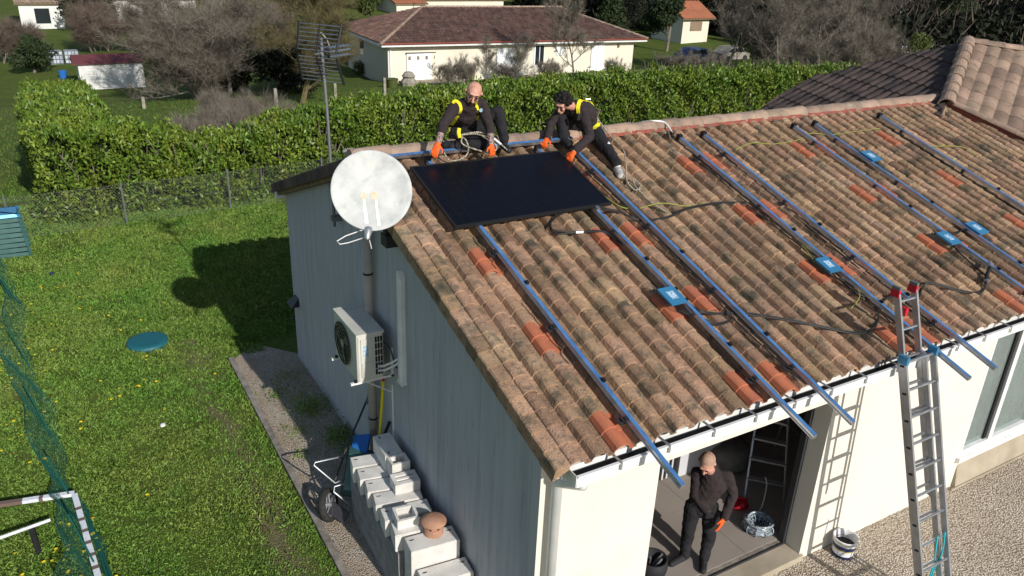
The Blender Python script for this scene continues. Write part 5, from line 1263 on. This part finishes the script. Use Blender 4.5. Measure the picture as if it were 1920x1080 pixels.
def small_house(name, P, z0, z1, roofh, mk_roof, label, ridge_axis='x', over=.4, opens=(), wallm='nb_wall'):
    t = thing(name, ((P[0]+P[2])/2,(P[1]+P[3])/2,z0), label, 'house'); x0_, y0_, x1_, y1_ = P
    MB().box((x0_,y0_,z0),(x1_,y1_,z1)).build('wall', wallm, t)
    if ridge_axis == 'x':
        ym = (y0_+y1_)/2; A_ = [V((x0_-over,y0_-over,z1)), V((x1_+over,y0_-over,z1)), V((x1_+over,ym,z1+roofh)), V((x0_-over,ym,z1+roofh))]
        polyroof('roof', A_, (0,-1,-.3), mk_roof, t, pitch=.4, amp=.05, sub=3, row=2.); B_ = [V((x0_-over,y1_+over,z1)), V((x1_+over,y1_+over,z1)), A_[2], A_[3]]; polyroof('roof', B_, (0,1,-.3), mk_roof, t, pitch=.8, amp=.05, sub=3, row=4.)
        b = MB(); b.prism([(y0_,z1),(y1_,z1),(ym,z1+roofh-.14)], x0_, x0_+.2).prism([(y0_,z1),(y1_,z1),(ym,z1+roofh-.14)], x1_-.2, x1_); b.build('gable', wallm, t)
    else:
        xm = (x0_+x1_)/2; A_ = [V((x0_-over,y0_-over,z1)), V((xm,y0_-over,z1+roofh)), V((xm,y1_+over,z1+roofh)), V((x0_-over,y1_+over,z1))]; B_ = [V((x1_+over,y0_-over,z1)), A_[1], A_[2], V((x1_+over,y1_+over,z1))]
        polyroof('roof', A_, (-1,0,-.3), mk_roof, t, pitch=.4, amp=.05, sub=3, row=2.); polyroof('roof', B_, (1,0,-.3), mk_roof, t, pitch=.4, amp=.05, sub=3, row=2.)
        b = MB(); b.prism([(x0_,z1),(x1_,z1),(xm,z1+roofh-.14)], y0_, y0_+.2, 'y'); b.build('gable', wallm, t)
    for (xa, xb, za, zb2, mk_) in opens: MB().box((xa,y0_-.06,za),(xb,y0_+.05,zb2)).build('window', mk_, t)
    return t
small_house('cottage', (56.6,61.6,60.2,66.5), -3.5, -.95, 1.5, 'orange_tile', 'small white house with orange roof and dark window at the upper right', 'x', .5, ((57.6,59.2,-2.2,-1.25,'wood'),))
small_house('farmhouse', (-2.6,84,.9,92), -3.5, -1.15, 2., 'ridge_tile', 'far white house with a dark opening at the top left corner', 'x', .3, ((-1.4,-.2,-2.9,-1.6,'pane_dark'),), 'shed_white')
small_house('farmhouse', (5.3,86,13.0,94), -3.5, -.9, 2., 'ridge_tile', 'far white house behind the big bare tree', 'x', .3, ((8.0,9.0,-2.2,-1.4,'wood'),), 'shed_white')
small_house('orange_roof_house', (38.5,94.5,42.5,104), -3.5, -2.2, 1.4, 'orange_tile', 'far house with orange roof behind the left end of the bungalow ridge', 'x', .3)
small_house('orange_roof_house', (44,98,56,106), -3.5, -2.0, 2.2, 'orange_tile', 'far house with orange roof behind the middle of the bungalow ridge', 'x', .3)
b = MB(); b.tube([(41.,92.,-3.4),(41.,92.,.6)], .06, 6); o = b.build('lamp_post', 'galv'); tag(o, 'thin grey post beside the far orange roof', 'post')
ch = MB().box((26.9,54.2,-.1),(27.7,55.0,1.75)); 
# shed
sh = thing('garden_shed', (1.5,52.8,-3.4), 'low white shed with dark red roof at the left beyond the hedge', 'shed')
MB().box((-.2,51.7,-3.5),(3.4,53.6,-1.95)).build('wall', 'shed_white', sh)
b = MB()
for k in range(9): b.box((-.205,51.68,-3.4+k*.165),(3.405,51.70,-3.4+k*.165+.15))
b.build('boards', 'shed_white', sh)
MB().add([(-.5,51.5,-1.93),(3.6,51.5,-1.90),(3.6,52.7,-1.50),(-.5,52.7,-1.55),(3.6,53.9,-1.93),(-.5,53.9,-1.96),(-.5,51.5,-1.98),(3.6,51.5,-1.95)], [(0,1,2,3),(3,2,4,5),(6,7,1,0),(0,3,5)]).build('roof', 'shed_red', sh)
for i, (x, lab) in enumerate(((-1.0,'left caged water tank beside the shed'),(.0,'right caged water tank behind the shed corner'))):
    t = thing('water_tank', (x,62,-3.4), lab, 'water tank', 'caged water tanks')
    MB().box((x-.42,61.6,-3.4),(x+.42,62.5,-2.5)).build('tank', 'ibc', t); b = MB()
    for k in range(5): b.tube([(x-.44+k*.22,61.56,-3.4),(x-.44+k*.22,61.56,-2.46)], .02, 4)
    for k in range(4): b.tube([(x-.44,61.56,-3.3+k*.28),(x+.44,61.56,-3.3+k*.28)], .02, 4)
    b.build('cage', 'galv', t)
b = MB(); b.lathe([(0,0),(.22,0),(.25,.5),(.0,.52)], (-.95,55.9,-3.43), n=12); o = b.build('barrel', 'blue_plastic'); tag(o, 'small bright blue barrel left of the white shed', 'barrel')
for i, (x, y, h) in enumerate([(1.6,37.5,.62),(4.16,34.2,.95),(6.65,32.85,1.05),(10.5,36.0,.9),(14.,38.,.9)]):
    b = MB(); b.box((x-.07,y-.07,tz(y)-.1),(x+.07,y+.07,tz(y)+h)); b.box((x-.055,y-.055,tz(y)+h),(x+.055,y+.055,tz(y)+h+.02)); o = b.build('fence_post', 'post')
    tag(o, ['concrete fence post in the far garden below the shed','concrete fence post before the brown shrub','concrete fence post left of the aerial mast','concrete fence post right of the aerial mast','concrete fence post near the bungalow garden'][i], 'fence post', 'concrete posts in the gardens beyond')
b = MB(); b.lathe([(.0,0),(.30,0),(.36,.5),(.40,.52),(.36,.55),(0,.5)], (16.2,42.2,tz(42.2)), n=16); o = b.build('planter', 'olive_leaf'); tag(o, 'pale green tub on the lawn beside the bungalow', 'tub')
rk = MB(); 
for (x, y, r) in ((17.6,42.9,.5),):
    rk.lathe([(r,0),(r*1.1,.25),(r*.7,.5),(r*.9,.6),(r*.5,.85),(0,.9)], (x,y,tz(y)), n=9)
o = rk.build('rock', 'post'); tag(o, 'grey boulder before the garage corner of the bungalow', 'rock')
b = MB(); b.box((60.8,42.0,-3),(70.8,42.2,-1.60)); b.box((60.7,41.95,-1.6),(70.9,42.25,-1.50)); o = b.build('garden_wall', 'shed_white'); tag(o, 'white garden wall left of the upper hip roof peak', 'wall')
b = MB()
for k in range(24): b.box((13.5+k*.22,60.,-3.4),(13.62+k*.22,60.05,-2.7))
b.box((13.4,60.06,-3.1),(18.9,60.1,-3.0)); b.box((13.4,60.06,-2.8),(18.9,60.1,-2.9)); o = b.build('picket_fence', 'shed_white'); tag(o, 'short pale picket fence behind the mossy tree', 'fence')
for i, (x, y, L_, mk_, lab) in enumerate([(47.5,49.5,3.6,'tarp_blue','dark blue car half hidden behind bare shrubs right of the bungalow'),(52.2,50.,3.2,'post','dull grey car behind bare shrubs right of the bungalow')]):
    t = thing('parked_car', (x,y,tz(y)), lab, 'car'); z = tz(y)
    b = MB(); b.prism([(x-L_/2,z+.25),(x+L_/2,z+.25),(x+L_/2,z+.75),(x+L_*.32,z+.85),(x+L_*.18,z+1.28),(x-L_*.22,z+1.30),(x-L_*.40,z+.88),(x-L_/2,z+.78)], y-.8, y+.8, 'y'); b.build('body', mk_, t)
    b = MB(); b.prism([(x+L_*.29,z+.87),(x+L_*.17,z+1.2),(x-L_*.21,z+1.22),(x-L_*.36,z+.90)], y-.81, y+.81, 'y'); b.build('window', 'pane_dark', t)
    for s in (-.32,.32): MB().lathe([(0,.1),(.30,.1),(.32,0),(.3,-.1)], (x+L_*s,y-.72,z+.3), (0,-1,0), 14).build('wheel', 'rubber', t)

# ------------------------------------------------------------------ people: one continuous remeshed body each
def person(name, label, prims, voxel, loc):
    """prims: (region, a, b, ra, rb, wide_dir or None, wide_scale). regions map to materials"""
    t = thing(name, loc, label, 'person')
    mb = MB()
    for (reg, a, b, ra, rb, wd, ws) in prims:
        a = V(a); b = V(b); d = b-a; L = d.length; d = d.normalized() if L > 1e-6 else V((0,0,1))
        x = d.cross(V((0,0,1))); x = x.normalized() if x.length > .05 else d.cross(V((1,0,0))).normalized(); y = d.cross(x)
        rows = []
        for k in range(5): th = math.pi/2*(1-k/4.0); rows.append((a-d*ra*math.sin(th), ra*math.cos(th)))
        for k in range(5): th = math.pi/2*k/4.0; rows.append((b+d*rb*math.sin(th), rb*math.cos(th)))
        n = 14; vs_ = []
        for (c, r) in rows:
            r = max(r, 1e-4)
            for q in range(n):
                o = (x*math.cos(6.28318*q/n)+y*math.sin(6.28318*q/n))*r
                if wd is not None: w_ = V(wd).normalized(); o = o+w_*(o.dot(w_)*(ws-1))
                vs_.append(c+o)
        m_ = len(rows); mb.add(vs_, [(i*n+q, i*n+(q+1)%n, (i+1)*n+(q+1)%n, (i+1)*n+q) for i in range(m_-1) for q in range(n)]+[tuple(range(n))[::-1], tuple((m_-1)*n+q for q in range(n))])
    me = bpy.data.meshes.new('tmp'); me.from_pydata(mb.v, [], mb.f); me.update()
    o = bpy.data.objects.new('tmp', me); COL.objects.link(o)
    md = o.modifiers.new('r', 'REMESH'); md.mode = 'VOXEL'; md.voxel_size = voxel; md.use_smooth_shade = True
    sm = o.modifiers.new('s', 'SMOOTH'); sm.iterations = 2; sm.factor = .5
    dg = bpy.context.evaluated_depsgraph_get(); ev = o.evaluated_get(dg); bm_ = bpy.data.meshes.new_from_object(ev)
    bpy.data.objects.remove(o)
    # regions
    nf = len(bm_.polygons); C_ = np.empty(nf*3); bm_.polygons.foreach_get('center', C_); C_ = C_.reshape(-1, 3)
    best = np.full(nf, 1e9); reg_i = np.zeros(nf, int); regs = []
    for (reg, a, b, ra, rb, wd, ws) in prims:
        if reg not in regs: regs.append(reg)
        a = np.array(a, float); b = np.array(b, float); ab = b-a; L2_ = max(ab@ab, 1e-9); P = C_-a; tt = np.clip((P@ab)/L2_, 0, 1); D_ = P-tt[:, None]*ab
        if wd is not None:
            w_ = np.array(V(wd).normalized()); D_ = D_-np.outer(D_@w_, w_)*(1-1/ws)
        dist = np.linalg.norm(D_, axis=1)-(ra+(rb-ra)*tt)
        k = dist < best; best[k] = dist[k]; reg_i[k] = regs.index(reg)
    for q in regs: bm_.materials.append(MT[q])
    bm_.polygons.foreach_set('material_index', reg_i.astype(np.int32)); bm_.polygons.foreach_set('use_smooth', np.ones(nf, bool))
    # cloth folds
    nv = len(bm_.vertices); vr = np.zeros(nv, int); lv = np.empty(len(bm_.loops), int); bm_.loops.foreach_get('vertex_index', lv)
    lt = np.empty(nf, int); bm_.polygons.foreach_get('loop_total', lt); vr[lv] = np.repeat(reg_i, lt)
    co = np.empty(nv*3); bm_.vertices.foreach_get('co', co); co = co.reshape(-1, 3); no = np.empty(nv*3); bm_.vertices.foreach_get('normal', no); no = no.reshape(-1, 3)
    cl_ = np.array([1. if q in ('sweater','trousers') else 0. for q in regs])[vr]
    f1 = np.sin(co[:,0]*31+np.sin(co[:,2]*23+co[:,1]*11)*1.6)*np.sin(co[:,2]*43+co[:,1]*17+np.sin(co[:,0]*29)*1.5); f2 = np.sin(co[:,2]*71+co[:,0]*37+np.sin(co[:,1]*47)*2)
    co = co+no*(cl_*(f1*.0028+f2*.0022))[:, None]; bm_.vertices.foreach_set('co', co.ravel()); bm_.update()
    body = link('body', bm_, t); bm_.name = 'body'
    bvh = BVHTree.FromPolygons([V(p) for p in co], [tuple(p.vertices) for p in bm_.polygons])
    return t, body, bvh
def hand(P, wrist, direc, palm_n, side, curl=.5, size=1., reg='glove'):
    """palm + five fingers; palm_n = direction the palm faces; side = direction of the thumb"""
    w_ = V(wrist); d = V(direc).normalized(); n = V(palm_n); n = (n-d*n.dot(d)).normalized(); s = V(side); s = (s-d*s.dot(d)-n*s.dot(n)).normalized()
    pc = w_+d*.045*size
    P.append((reg, w_, w_+d*.02*size, .026*size, .028*size, s, 1.15)); P.append((reg, w_+d*.02*size, w_+d*.075*size, .019*size, .018*size, s, 2.0))
    for i, (o_, L) in enumerate(((.031,.066),(.011,.076),(-.010,.070),(-.029,.054))):
        b = w_+(d*.082+s*o_)*size; sp = s*(o_*.9)
        d1 = (d*math.cos(curl*.6)+n*math.sin(curl*.6)+sp*2.2).normalized(); d2 = (d*math.cos(curl*1.5)+n*math.sin(curl*1.5)+sp*1.6).normalized(); d3 = (d*math.cos(curl*2.2)+n*math.sin(curl*2.2)).normalized()
        p1 = b+d1*L*.42*size; p2 = p1+d2*L*.33*size; p3 = p2+d3*L*.25*size
        P.append((reg, b-d*.02*size, p1, .0115*size, .0105*size, None, 1)); P.append((reg, p1, p2, .0105*size, .010*size, None, 1)); P.append((reg, p2, p3, .010*size, .0085*size, None, 1))
    t0 = w_+(d*.025+s*.026)*size; t1 = t0+(s*.035+d*.022+n*.012)*size; t2 = t1+(d*.032+s*.008+n*.014)*size
    P.append((reg, t0, t1, .015*size, .0125*size, None, 1)); P.append((reg, t1, t2, .012*size, .0095*size, None, 1))
def head(P, c, face, upd, R=.088, beard=False, hair=None, skin='skin'):
    """c: skull centre; face: direction of the face; upd: up of the head"""
    c = V(c); f = V(face).normalized(); u = V(upd); u = (u-f*u.dot(f)).normalized(); s = f.cross(u)
    k_ = R/.088
    def q_(a, b, d=0): return c+(f*a+u*b+s*d)*k_
    P.append((skin, q_(-.022,.004), q_(.006,.002), R*.96, R*.86, s, .90))                           # skull
    P.append((skin, q_(.020,-.030), q_(.032,-.088), R*.68, R*.44, s, .95))                          # face and jaw
    P.append((beard or skin, q_(.044,-.104), q_(.056,-.106), R*.27, R*.25, s, 1.2))                 # chin
    P.append((skin, q_(.080,-.006), q_(.106,-.042), .007*k_, .013*k_, None, 1))                     # nose
    P.append((skin, q_(.098,-.046), q_(.096,-.048), .009, .008, s, 1.9))
    P.append((skin, q_(.074,.016,.032), q_(.074,.016,-.032), .0145*k_, .0145*k_, None, 1))          # brow
    P.append((beard or skin, q_(.084,-.072,-.018), q_(.084,-.072,.018), .0085, .0085, None, 1))     # lips
    if beard:
        P.append((beard, q_(.090,-.060,-.020), q_(.090,-.060,.020), .008, .008, None, 1)); P.append((beard, q_(.058,-.092,-.036), q_(.058,-.092,.036), .013, .013, None, 1)); P.append((beard, q_(.02,-.055,-.062), q_(.055,-.09,-.036), .010, .012, None, 1)); P.append((beard, q_(.02,-.055,.062), q_(.055,-.09,.036), .010, .012, None, 1))
    for k in (-1, 1):
        P.append((skin, q_(.064,-.035,k*.036), q_(.060,-.050,k*.037), .017, .015, None, 1))         # cheeks
        P.append((skin, q_(-.012,-.005,k*.080), q_(-.016,-.034,k*.078), .012, .008, f, 1.5))        # ears
    if hair: P.append((hair, c-f*.026+u*.012, c-f*.020+u*.030, R*1.0, R*.88, s, .93))
    return c, f, u, s
def eyes(t, c, f, u, s, col='black', kk=1.):
    for k in (-1, 1):
        b = MB(); q = c+(f*.084-u*.010+s*k*.031)*kk; b.lathe([(0,.008),(.009,.006),(.013,0),(0,-.002)], q, f, 10); b.build('eye', col, t)
        b = MB(); b.tube([c+(f*.090+u*.018+s*k*.014)*kk, c+(f*.089+u*.022+s*k*.030)*kk, c+(f*.080+u*.016+s*k*.046)*kk], .0042, 5); b.build('eyebrow', 'hair_dark', t)
def strap(t, bvh, pts, width, name='harness_strap', mk_='yellow_strap', off=.007, n=7):
    C_ = cr(pts, n); S = []
    for p in C_:
        q, nn, _, _ = bvh.find_nearest(p); S.append((q+nn*off, nn))
    b = MB(); vs_ = []
    for i, (q, nn) in enumerate(S):
        d = (S[min(i+1, len(S)-1)][0]-S[max(i-1, 0)][0]).normalized(); sd_ = d.cross(nn).normalized()*width/2
        vs_ += [q-sd_, q+sd_, q+sd_-nn*.005, q-sd_-nn*.005]
    f = []
    for i in range(len(S)-1):
        for k in range(4): f.append((i*4+k, i*4+(k+1)%4, i*4+4+(k+1)%4, i*4+4+k))
    b.add(vs_, f); return b.build(name, mk_, t)
W_ = None
# --- worker A, bald, left
P = []
pel, che, nek = V((1.215,3.78,4.20)), V((1.165,3.60,4.395)), V((1.135,3.47,4.52))
shR, shL = V((.985,3.50,4.475)), V((1.305,3.50,4.475)); sx = (shL-shR).normalized()
P += [('trousers', pel, pel+V((0,-.01,.05)), .125, .125, sx, 1.25), ('sweater', pel+V((0,-.02,.07)), che, .135, .145, sx, 1.22), ('sweater', che, nek-V((0,-.02,.04)), .145, .095, sx, 1.20),
      ('sweater', shR+V((.03,.01,0)), shL-V((.03,-.01,0)), .072, .072, None, 1), ('sweater', nek-V((0,-.02,.03)), nek+V((0,.0,.0)), .07, .058, None, 1), ('skin', nek, V((1.13,3.42,4.585)), .052, .055, None, 1)]
elR, wrR, haR = V((.745,3.30,4.335)), V((.660,3.22,4.185)), V((.585,3.17,4.085))
elL, wrL, haL = V((1.290,3.27,4.28)), V((1.245,3.15,4.13)), V((1.232,3.10,4.05))
def arm_(P, sh, el, wr, up_r=.062, bare=.5, fs='tattoo'):
    P.append(('sweater', sh, el, up_r, up_r*.80, None, 1)); m_ = el.lerp(wr, bare)
    P.append(('sweater', el, m_, up_r*.80, up_r*.72, None, 1))
    if bare < 1: P.append((fs, m_, wr, up_r*.60, up_r*.44, None, 1))
arm_(P, shR, elR, wrR, .068, .35); arm_(P, shL, elL, wrL, .068, .30)
hand(P, wrR.lerp(haR,.15), haR-wrR, (0,.3,-1), (1,0,0), .35, .98); hand(P, wrL.lerp(haL,.1), (haL-wrL).normalized()+V((.1,-.1,-.05)), (-.3,.4,-.7), (-1,0,0), .75, .95)
hipR, hipL = V((1.12,3.72,4.13)), V((1.33,3.74,4.13)); knR, anR = V((1.26,3.36,4.075)), V((.97,3.50,4.05)); knL, anL, toL = V((1.575,3.60,4.36)), V((1.545,3.39,4.05)), V((1.52,3.24,4.0))
P += [('trousers', hipR, knR, .10, .068, None, 1), ('trousers', knR, anR, .066, .050, None, 1), ('shoe', anR, anR+V((-.07,.05,.0)), .045, .04, None, 1), ('shoe', anR+V((-.02,-.02,0)), anR+V((-.10,.13,0)), .038, .035, None, 1)]
P += [('trousers', hipL, knL, .105, .074, None, 1), ('trousers', knL, anL+V((0,0,.05)), .072, .056, None, 1), ('shoe', anL+V((0,.02,.0)), anL+V((0,.03,-.02)), .045, .042, None, 1), ('shoe', anL+V((0,.03,-.02)), toL+V((0,0,.01)), .040, .034, V((1,0,0)), 1.1)]
hc = V((1.150,3.385,4.640)); fA = V((-.44,-.80,-.42)); uA = V((.10,-.30,.90))
hA = head(P, hc, fA, uA, .098, beard='beard')
tA_, bA, bvA = person('person', 'bald man with tattooed forearms and yellow harness sitting on the ridge left of the panel', P, .0062, (1.2,3.7,4.05))
eyes(tA_, *hA, kk=1.11)
def fr_(p, dy=-.12): return V(p)+V((0,dy,0))
def front(bv, p, o_=V((-.40,-.85,.15))):
    h = bv.ray_cast(V(p)+o_*.35, -o_.normalized(), .9); return h[0] if h[0] is not None else V(p)
S1 = [(0.914, 3.45, 4.578), (0.948, 3.38, 4.55), (0.973, 3.34, 4.489), (0.95, 3.33, 4.436), (0.912, 3.34, 4.353), (0.89, 3.37, 4.28), (0.87, 3.38, 4.211)]
S2 = [(1.192, 3.42, 4.533), (1.177, 3.34, 4.47), (1.18, 3.32, 4.417), (1.169, 3.32, 4.349)]
s1 = strap(tA_, bvA, [front(bvA, p) for p in S1], .040, n=4)
s2 = strap(tA_, bvA, [front(bvA, p) for p in S2], .040, n=4)
for (st_o, p) in ((s1, front(bvA, S1[3])), (s1, front(bvA, S1[5])), (s2, front(bvA, S2[2]))):
    q, nn, _, _ = bvA.find_nearest(V(p)); b = MB(); b.box((-.030,-.006,-.012),(.030,.006,.012), fr=Matrix.Translation(q+nn*.016) @ nn.to_track_quat('Y','Z').to_matrix().to_4x4()); b.build('buckle', 'black', tA_)
q, nn, _, _ = bvA.find_nearest(front(bvA, (1.21,3.32,4.45))); b = MB(); b.lathe([(0,.003),(.020,.003),(.022,0)], q+nn*.004, nn, 14); b.build('chest_badge', 'label', tA_)
b = MB(); c0 = V((.985,3.40,4.19))
b.tube(cr([(.985,3.40,4.26),(.97,3.38,4.22),(.98,3.37,4.17)], 5), .022, 6); b.build('harness_strap', 'yellow_strap', tA_)
b = MB()
b.tube(cr([c0, c0+V((.16,-.10,.02)), c0+V((.30,-.16,-.04)), c0+V((.37,-.18,-.13)), c0+V((.28,-.20,-.17)), c0+V((.12,-.16,-.13)), c0+V((-.01,-.10,-.07)), c0+V((.02,-.04,.0))]), .0085, 6)
b.tube(cr([c0, c0+V((.05,-.08,-.05)), c0+V((.04,-.14,-.16)), c0+V((-.06,-.16,-.22)), c0+V((-.17,-.12,-.23)), c0+V((-.20,-.05,-.16))]), .0085, 6)
b.tube(cr([c0, c0+V((.2,-.07,.03)), c0+V((.36,-.12,-.03)), c0+V((.44,-.17,-.11)), c0+V((.49,-.20,-.16))]), .0085, 6)
o = b.build('rope', 'rope', smooth=True); tag(o, 'coiled pale safety rope on the lap of the bald seated worker', 'rope')
b = MB(); b.tube([c0+V((.36,-.13,-.04)), c0+V((.43,-.165,-.10))], .013, 6); b.build('rope_splice', 'tape_white', o)

# --- worker B, dark hair, right
P = []
pel, che, nek = V((2.875,3.66,4.10)), V((2.70,3.52,4.285)), V((2.475,3.42,4.395)); shL, shR = V((2.545,3.33,4.345)), V((2.46,3.60,4.33)); sx = V((.10,-.9,.0)).normalized()
P += [('trousers', pel, pel+V((-.04,0,.03)), .125, .125, sx, 1.2), ('sweater', pel+V((-.05,-.02,.05)), che, .13, .14, sx, 1.2), ('sweater', che, nek-V((-.06,0,.02)), .14, .095, sx, 1.22), ('sweater', shL, shR, .072, .072, None, 1),
      ('sweater', nek-V((-.05,0,.02)), nek+V((-.01,0,.01)), .07, .055, None, 1), ('skin', nek, V((2.36,3.39,4.43)), .050, .054, None, 1)]
elL, wrL, haL = V((2.52,3.12,4.11)), V((2.245,2.99,4.01)), V((2.16,2.965,3.965)); elR, wrR, haR = V((2.29,3.60,4.175)), V((2.165,3.46,4.05)), V((2.09,3.41,4.02))
arm_(P, shL, elL, wrL, .068, 1.); arm_(P, shR, elR, wrR, .066, 1.)
P += [('skin', wrL, wrL.lerp(haL,.3), .034, .030, None, 1), ('skin', wrR, wrR.lerp(haR,.2), .034, .030, None, 1)]
hand(P, wrL.lerp(haL,.35), (haL-wrL).normalized()+V((.0,0,-.25)), (.2,.2,-1), (0,1,0), .7, .95); hand(P, wrR.lerp(haR,.25), (haR-wrR).normalized()+V((0,0,-.2)), (.2,0,-1), (0,-1,0), .9, .95)
hipL, hipR = V((2.85,3.53,4.07)), V((2.82,3.70,4.08)); knL, anL, toL = V((2.80,3.14,3.925)), V((2.735,2.84,3.80)), V((2.60,2.66,3.73)); knR, anR, toR = V((2.43,3.58,4.24)), V((2.37,3.42,4.02)), V((2.33,3.24,3.99))
P += [('trousers', hipL, knL, .11, .078, None, 1), ('trousers', knL, anL+V((.0,.02,.03)), .076, .058, None, 1), ('shoe_white', anL, anL+V((0,-.01,-.02)), .048, .045, None, 1), ('shoe_white', anL+V((0,-.01,-.025)), toL+V((.05,0,.02)), .046, .038, V((1,-.4,0)), 1.15)]
P += [('trousers', hipR, knR, .11, .082, None, 1), ('trousers', knR, anR+V((0,.02,.04)), .080, .062, None, 1), ('shoe', anR, toR, .046, .036, V((1,.2,0)), 1.1)]
hc = V((2.262,3.345,4.47)); fB = V((-.80,-.42,-.62)); uB = V((-.30,-.35,.80))
hB = head(P, hc, fB, uB, .088, hair='hair_dark')
tB_, bB, bvB = person('person', 'young man with curly dark hair and yellow harness crouching right of the panel', P, .0062, (2.7,3.5,3.95))
eyes(tB_, *hB)
hr_ = random.Random(8); b = MB(); c, f, u, s = hB
hp = bpy.data.meshes.new('hairtmp')
for k in range(150):
    th = hr_.uniform(0, 6.283); ph = math.acos(hr_.uniform(-.30, 1)); d = u*math.cos(ph)+(f*math.cos(th)+s*math.sin(th))*math.sin(ph)
    if d.dot(f) > .50 and d.dot(u) < .55: continue
    if d.dot(u) < -.1 and d.dot(f) > -.25: continue
    q = c-f*.014+d*hr_.uniform(.080,.100)+u*.008; r = hr_.uniform(.016,.026)
    b.lathe([(0,-r),(r*.7,-r*.7),(r,0),(r*.7,r*.7),(0,r)], q, d, 7)
b.build('hair', 'hair_dark', tB_, smooth=True)
strap(tB_, bvB, [(2.45,3.30,4.32),(2.50,3.36,4.43),(2.60,3.44,4.46),(2.70,3.50,4.44),(2.80,3.56,4.38)], .045)
strap(tB_, bvB, [(2.48,3.66,4.36),(2.58,3.60,4.44),(2.70,3.54,4.44),(2.80,3.52,4.38)], .045)
strap(tB_, bvB, [(2.75,3.52,4.43),(2.86,3.56,4.34),(2.92,3.60,4.26)], .075)
strap(tB_, bvB, [(2.92,3.62,4.24),(2.93,3.56,4.17),(2.86,3.46,4.12),(2.78,3.40,4.12)], .045)
q, nn, _, _ = bvB.find_nearest(V((2.74,3.50,4.46))); b = MB(); b.tube([q, q+V((-.025,.0,.025)), q+V((.02,-.01,.03)), q+V((.035,0,.0))], .009, 6); b.build('back_hook', 'alu', tB_)
b = MB(); b.box((-.02,-.02,-.035),(.02,.02,.035), fr=Matrix.Translation(V((2.44,3.27,4.31)))); b.build('buckle', 'black', tB_)
b = MB(); b.tube([(2.82,3.16,4.00),(2.80,3.12,4.00)], .018, 6); b.build('knee_logo', 'tape_white', tB_)
b = MB(); b.tube(cr([(2.92,3.58,4.22),(2.98,3.40,4.06),(2.99,3.20,3.97),(2.93,3.00,3.93),(2.84,2.85,3.90),(2.77,2.74,3.86),(2.72,2.66,3.82),rp(2.62,1.18,.14),rp(2.66,1.30,.10),rp(2.78,1.24,.10),rp(2.76,1.12,.12),rp(2.70,1.25,.11),rp(2.72,1.5,.08),rp(2.78,1.75,.08)]), .0085, 6)
o = b.build('rope', 'rope', smooth=True); tag(o, 'pale safety rope hanging from the harness of the crouching worker to his white shoe', 'rope')

# --- worker C, standing in the doorway
P = []
pel, che, nek = V((2.44,.54,.80)), V((2.50,.50,1.06)), V((2.45,.49,1.245)); shL, shR = V((2.60,.40,1.165)), V((2.38,.61,1.145)); sx = (shL-shR).normalized()
P += [('trousers', pel-V((0,0,.06)), pel+V((0,0,.02)), .115, .115, sx, 1.25), ('sweater', pel+V((0,0,.05)), che, .120, .135, sx, 1.2), ('sweater', che, nek-V((0,0,.05)), .135, .090, sx, 1.22), ('sweater', shL, shR, .068, .068, None, 1),
      ('sweater', nek-V((0,0,.05)), nek+V((-.01,0,.02)), .07, .062, None, 1), ('skin', nek+V((-.02,0,.0)), V((2.36,.455,1.32)), .050, .056, None, 1)]
elL, wrL, haL = V((2.70,.37,.93)), V((2.545,.30,.745)), V((2.45,.27,.665)); elR, wrR, haR = V((2.34,.56,.93)), V((2.40,.42,.80)), V((2.42,.40,.72))
arm_(P, shL, elL, wrL, .066, 1.); arm_(P, shR, elR, wrR, .064, 1.)
hand(P, wrL.lerp(haL,.1), (haL-wrL).normalized()+V((-.1,-.05,-.5)), (-.5,.8,0), (-.8,-.5,.3), .25, 1.05); hand(P, wrR, haR-wrR, (.3,.9,0), (1,0,0), .6, .9, 'trousers')
hipL, hipR = V((2.52,.49,.74)), V((2.37,.58,.74)); knL, anL, toL = V((2.50,.42,.44)), V((2.44,.38,.19)), V((2.33,.27,.135)); knR, anR, toR = V((2.33,.56,.44)), V((2.30,.53,.18)), V((2.10,.51,.135))
P += [('trousers', hipL, knL, .096, .070, None, 1), ('trousers', knL, anL, .070, .056, None, 1), ('trousers', knL+V((-.01,-.02,.03)), knL+V((-.01,-.02,-.08)), .066, .062, None, 1), ('shoe', anL-V((0,0,.02)), anL-V((0,0,.04)), .046, .044, None, 1), ('shoe', anL-V((-.01,-.01,.05)), toL, .040, .032, sx, 1.15)]
P += [('trousers', hipR, knR, .096, .070, None, 1), ('trousers', knR, anR, .070, .056, None, 1), ('trousers', knR+V((-.01,-.02,.03)), knR+V((-.01,-.02,-.08)), .066, .062, None, 1), ('shoe', anR-V((0,0,.01)), anR-V((0,0,.03)), .046, .044, None, 1), ('shoe', anR-V((-.02,0,.04)), toR, .040, .032, V((0,1,0)), 1.15)]
P += [('trousers', V((2.60,.43,.66)), V((2.58,.42,.56)), .045, .05, None, 1)]
hc = V((2.315,.45,1.405)); fC = V((-.66,-.40,-.66)); uC = V((-.42,-.30,.82))
hC = head(P, hc, fC, uC, .090, hair='hair_stubble')
tC_, bC, bvC = person('person', 'man with shaved head in dark work clothes standing in the doorway looking down', P, .0065, (2.4,.5,.1))
eyes(tC_, *hC)
q, nn, _, _ = bvC.find_nearest(V((2.60,.33,.60))); b = MB(); b.box((-.014,-.003,-.022),(.014,.003,.022), fr=Matrix.Translation(q+nn*.004) @ nn.to_track_quat('Y','Z').to_matrix().to_4x4()); b.build('pocket_label', 'tape_white', tC_)
b = MB(); c_ = nek+V((-.005,.02,.02)); b.tube([c_+V((math.cos(a)*.062, math.sin(a)*.060, .012*math.cos(a)+.008)) for a in [k*math.pi/8 for k in range(17)]], .018, 7, cap=False); b.build('collar', 'sweater', tC_, smooth=True)
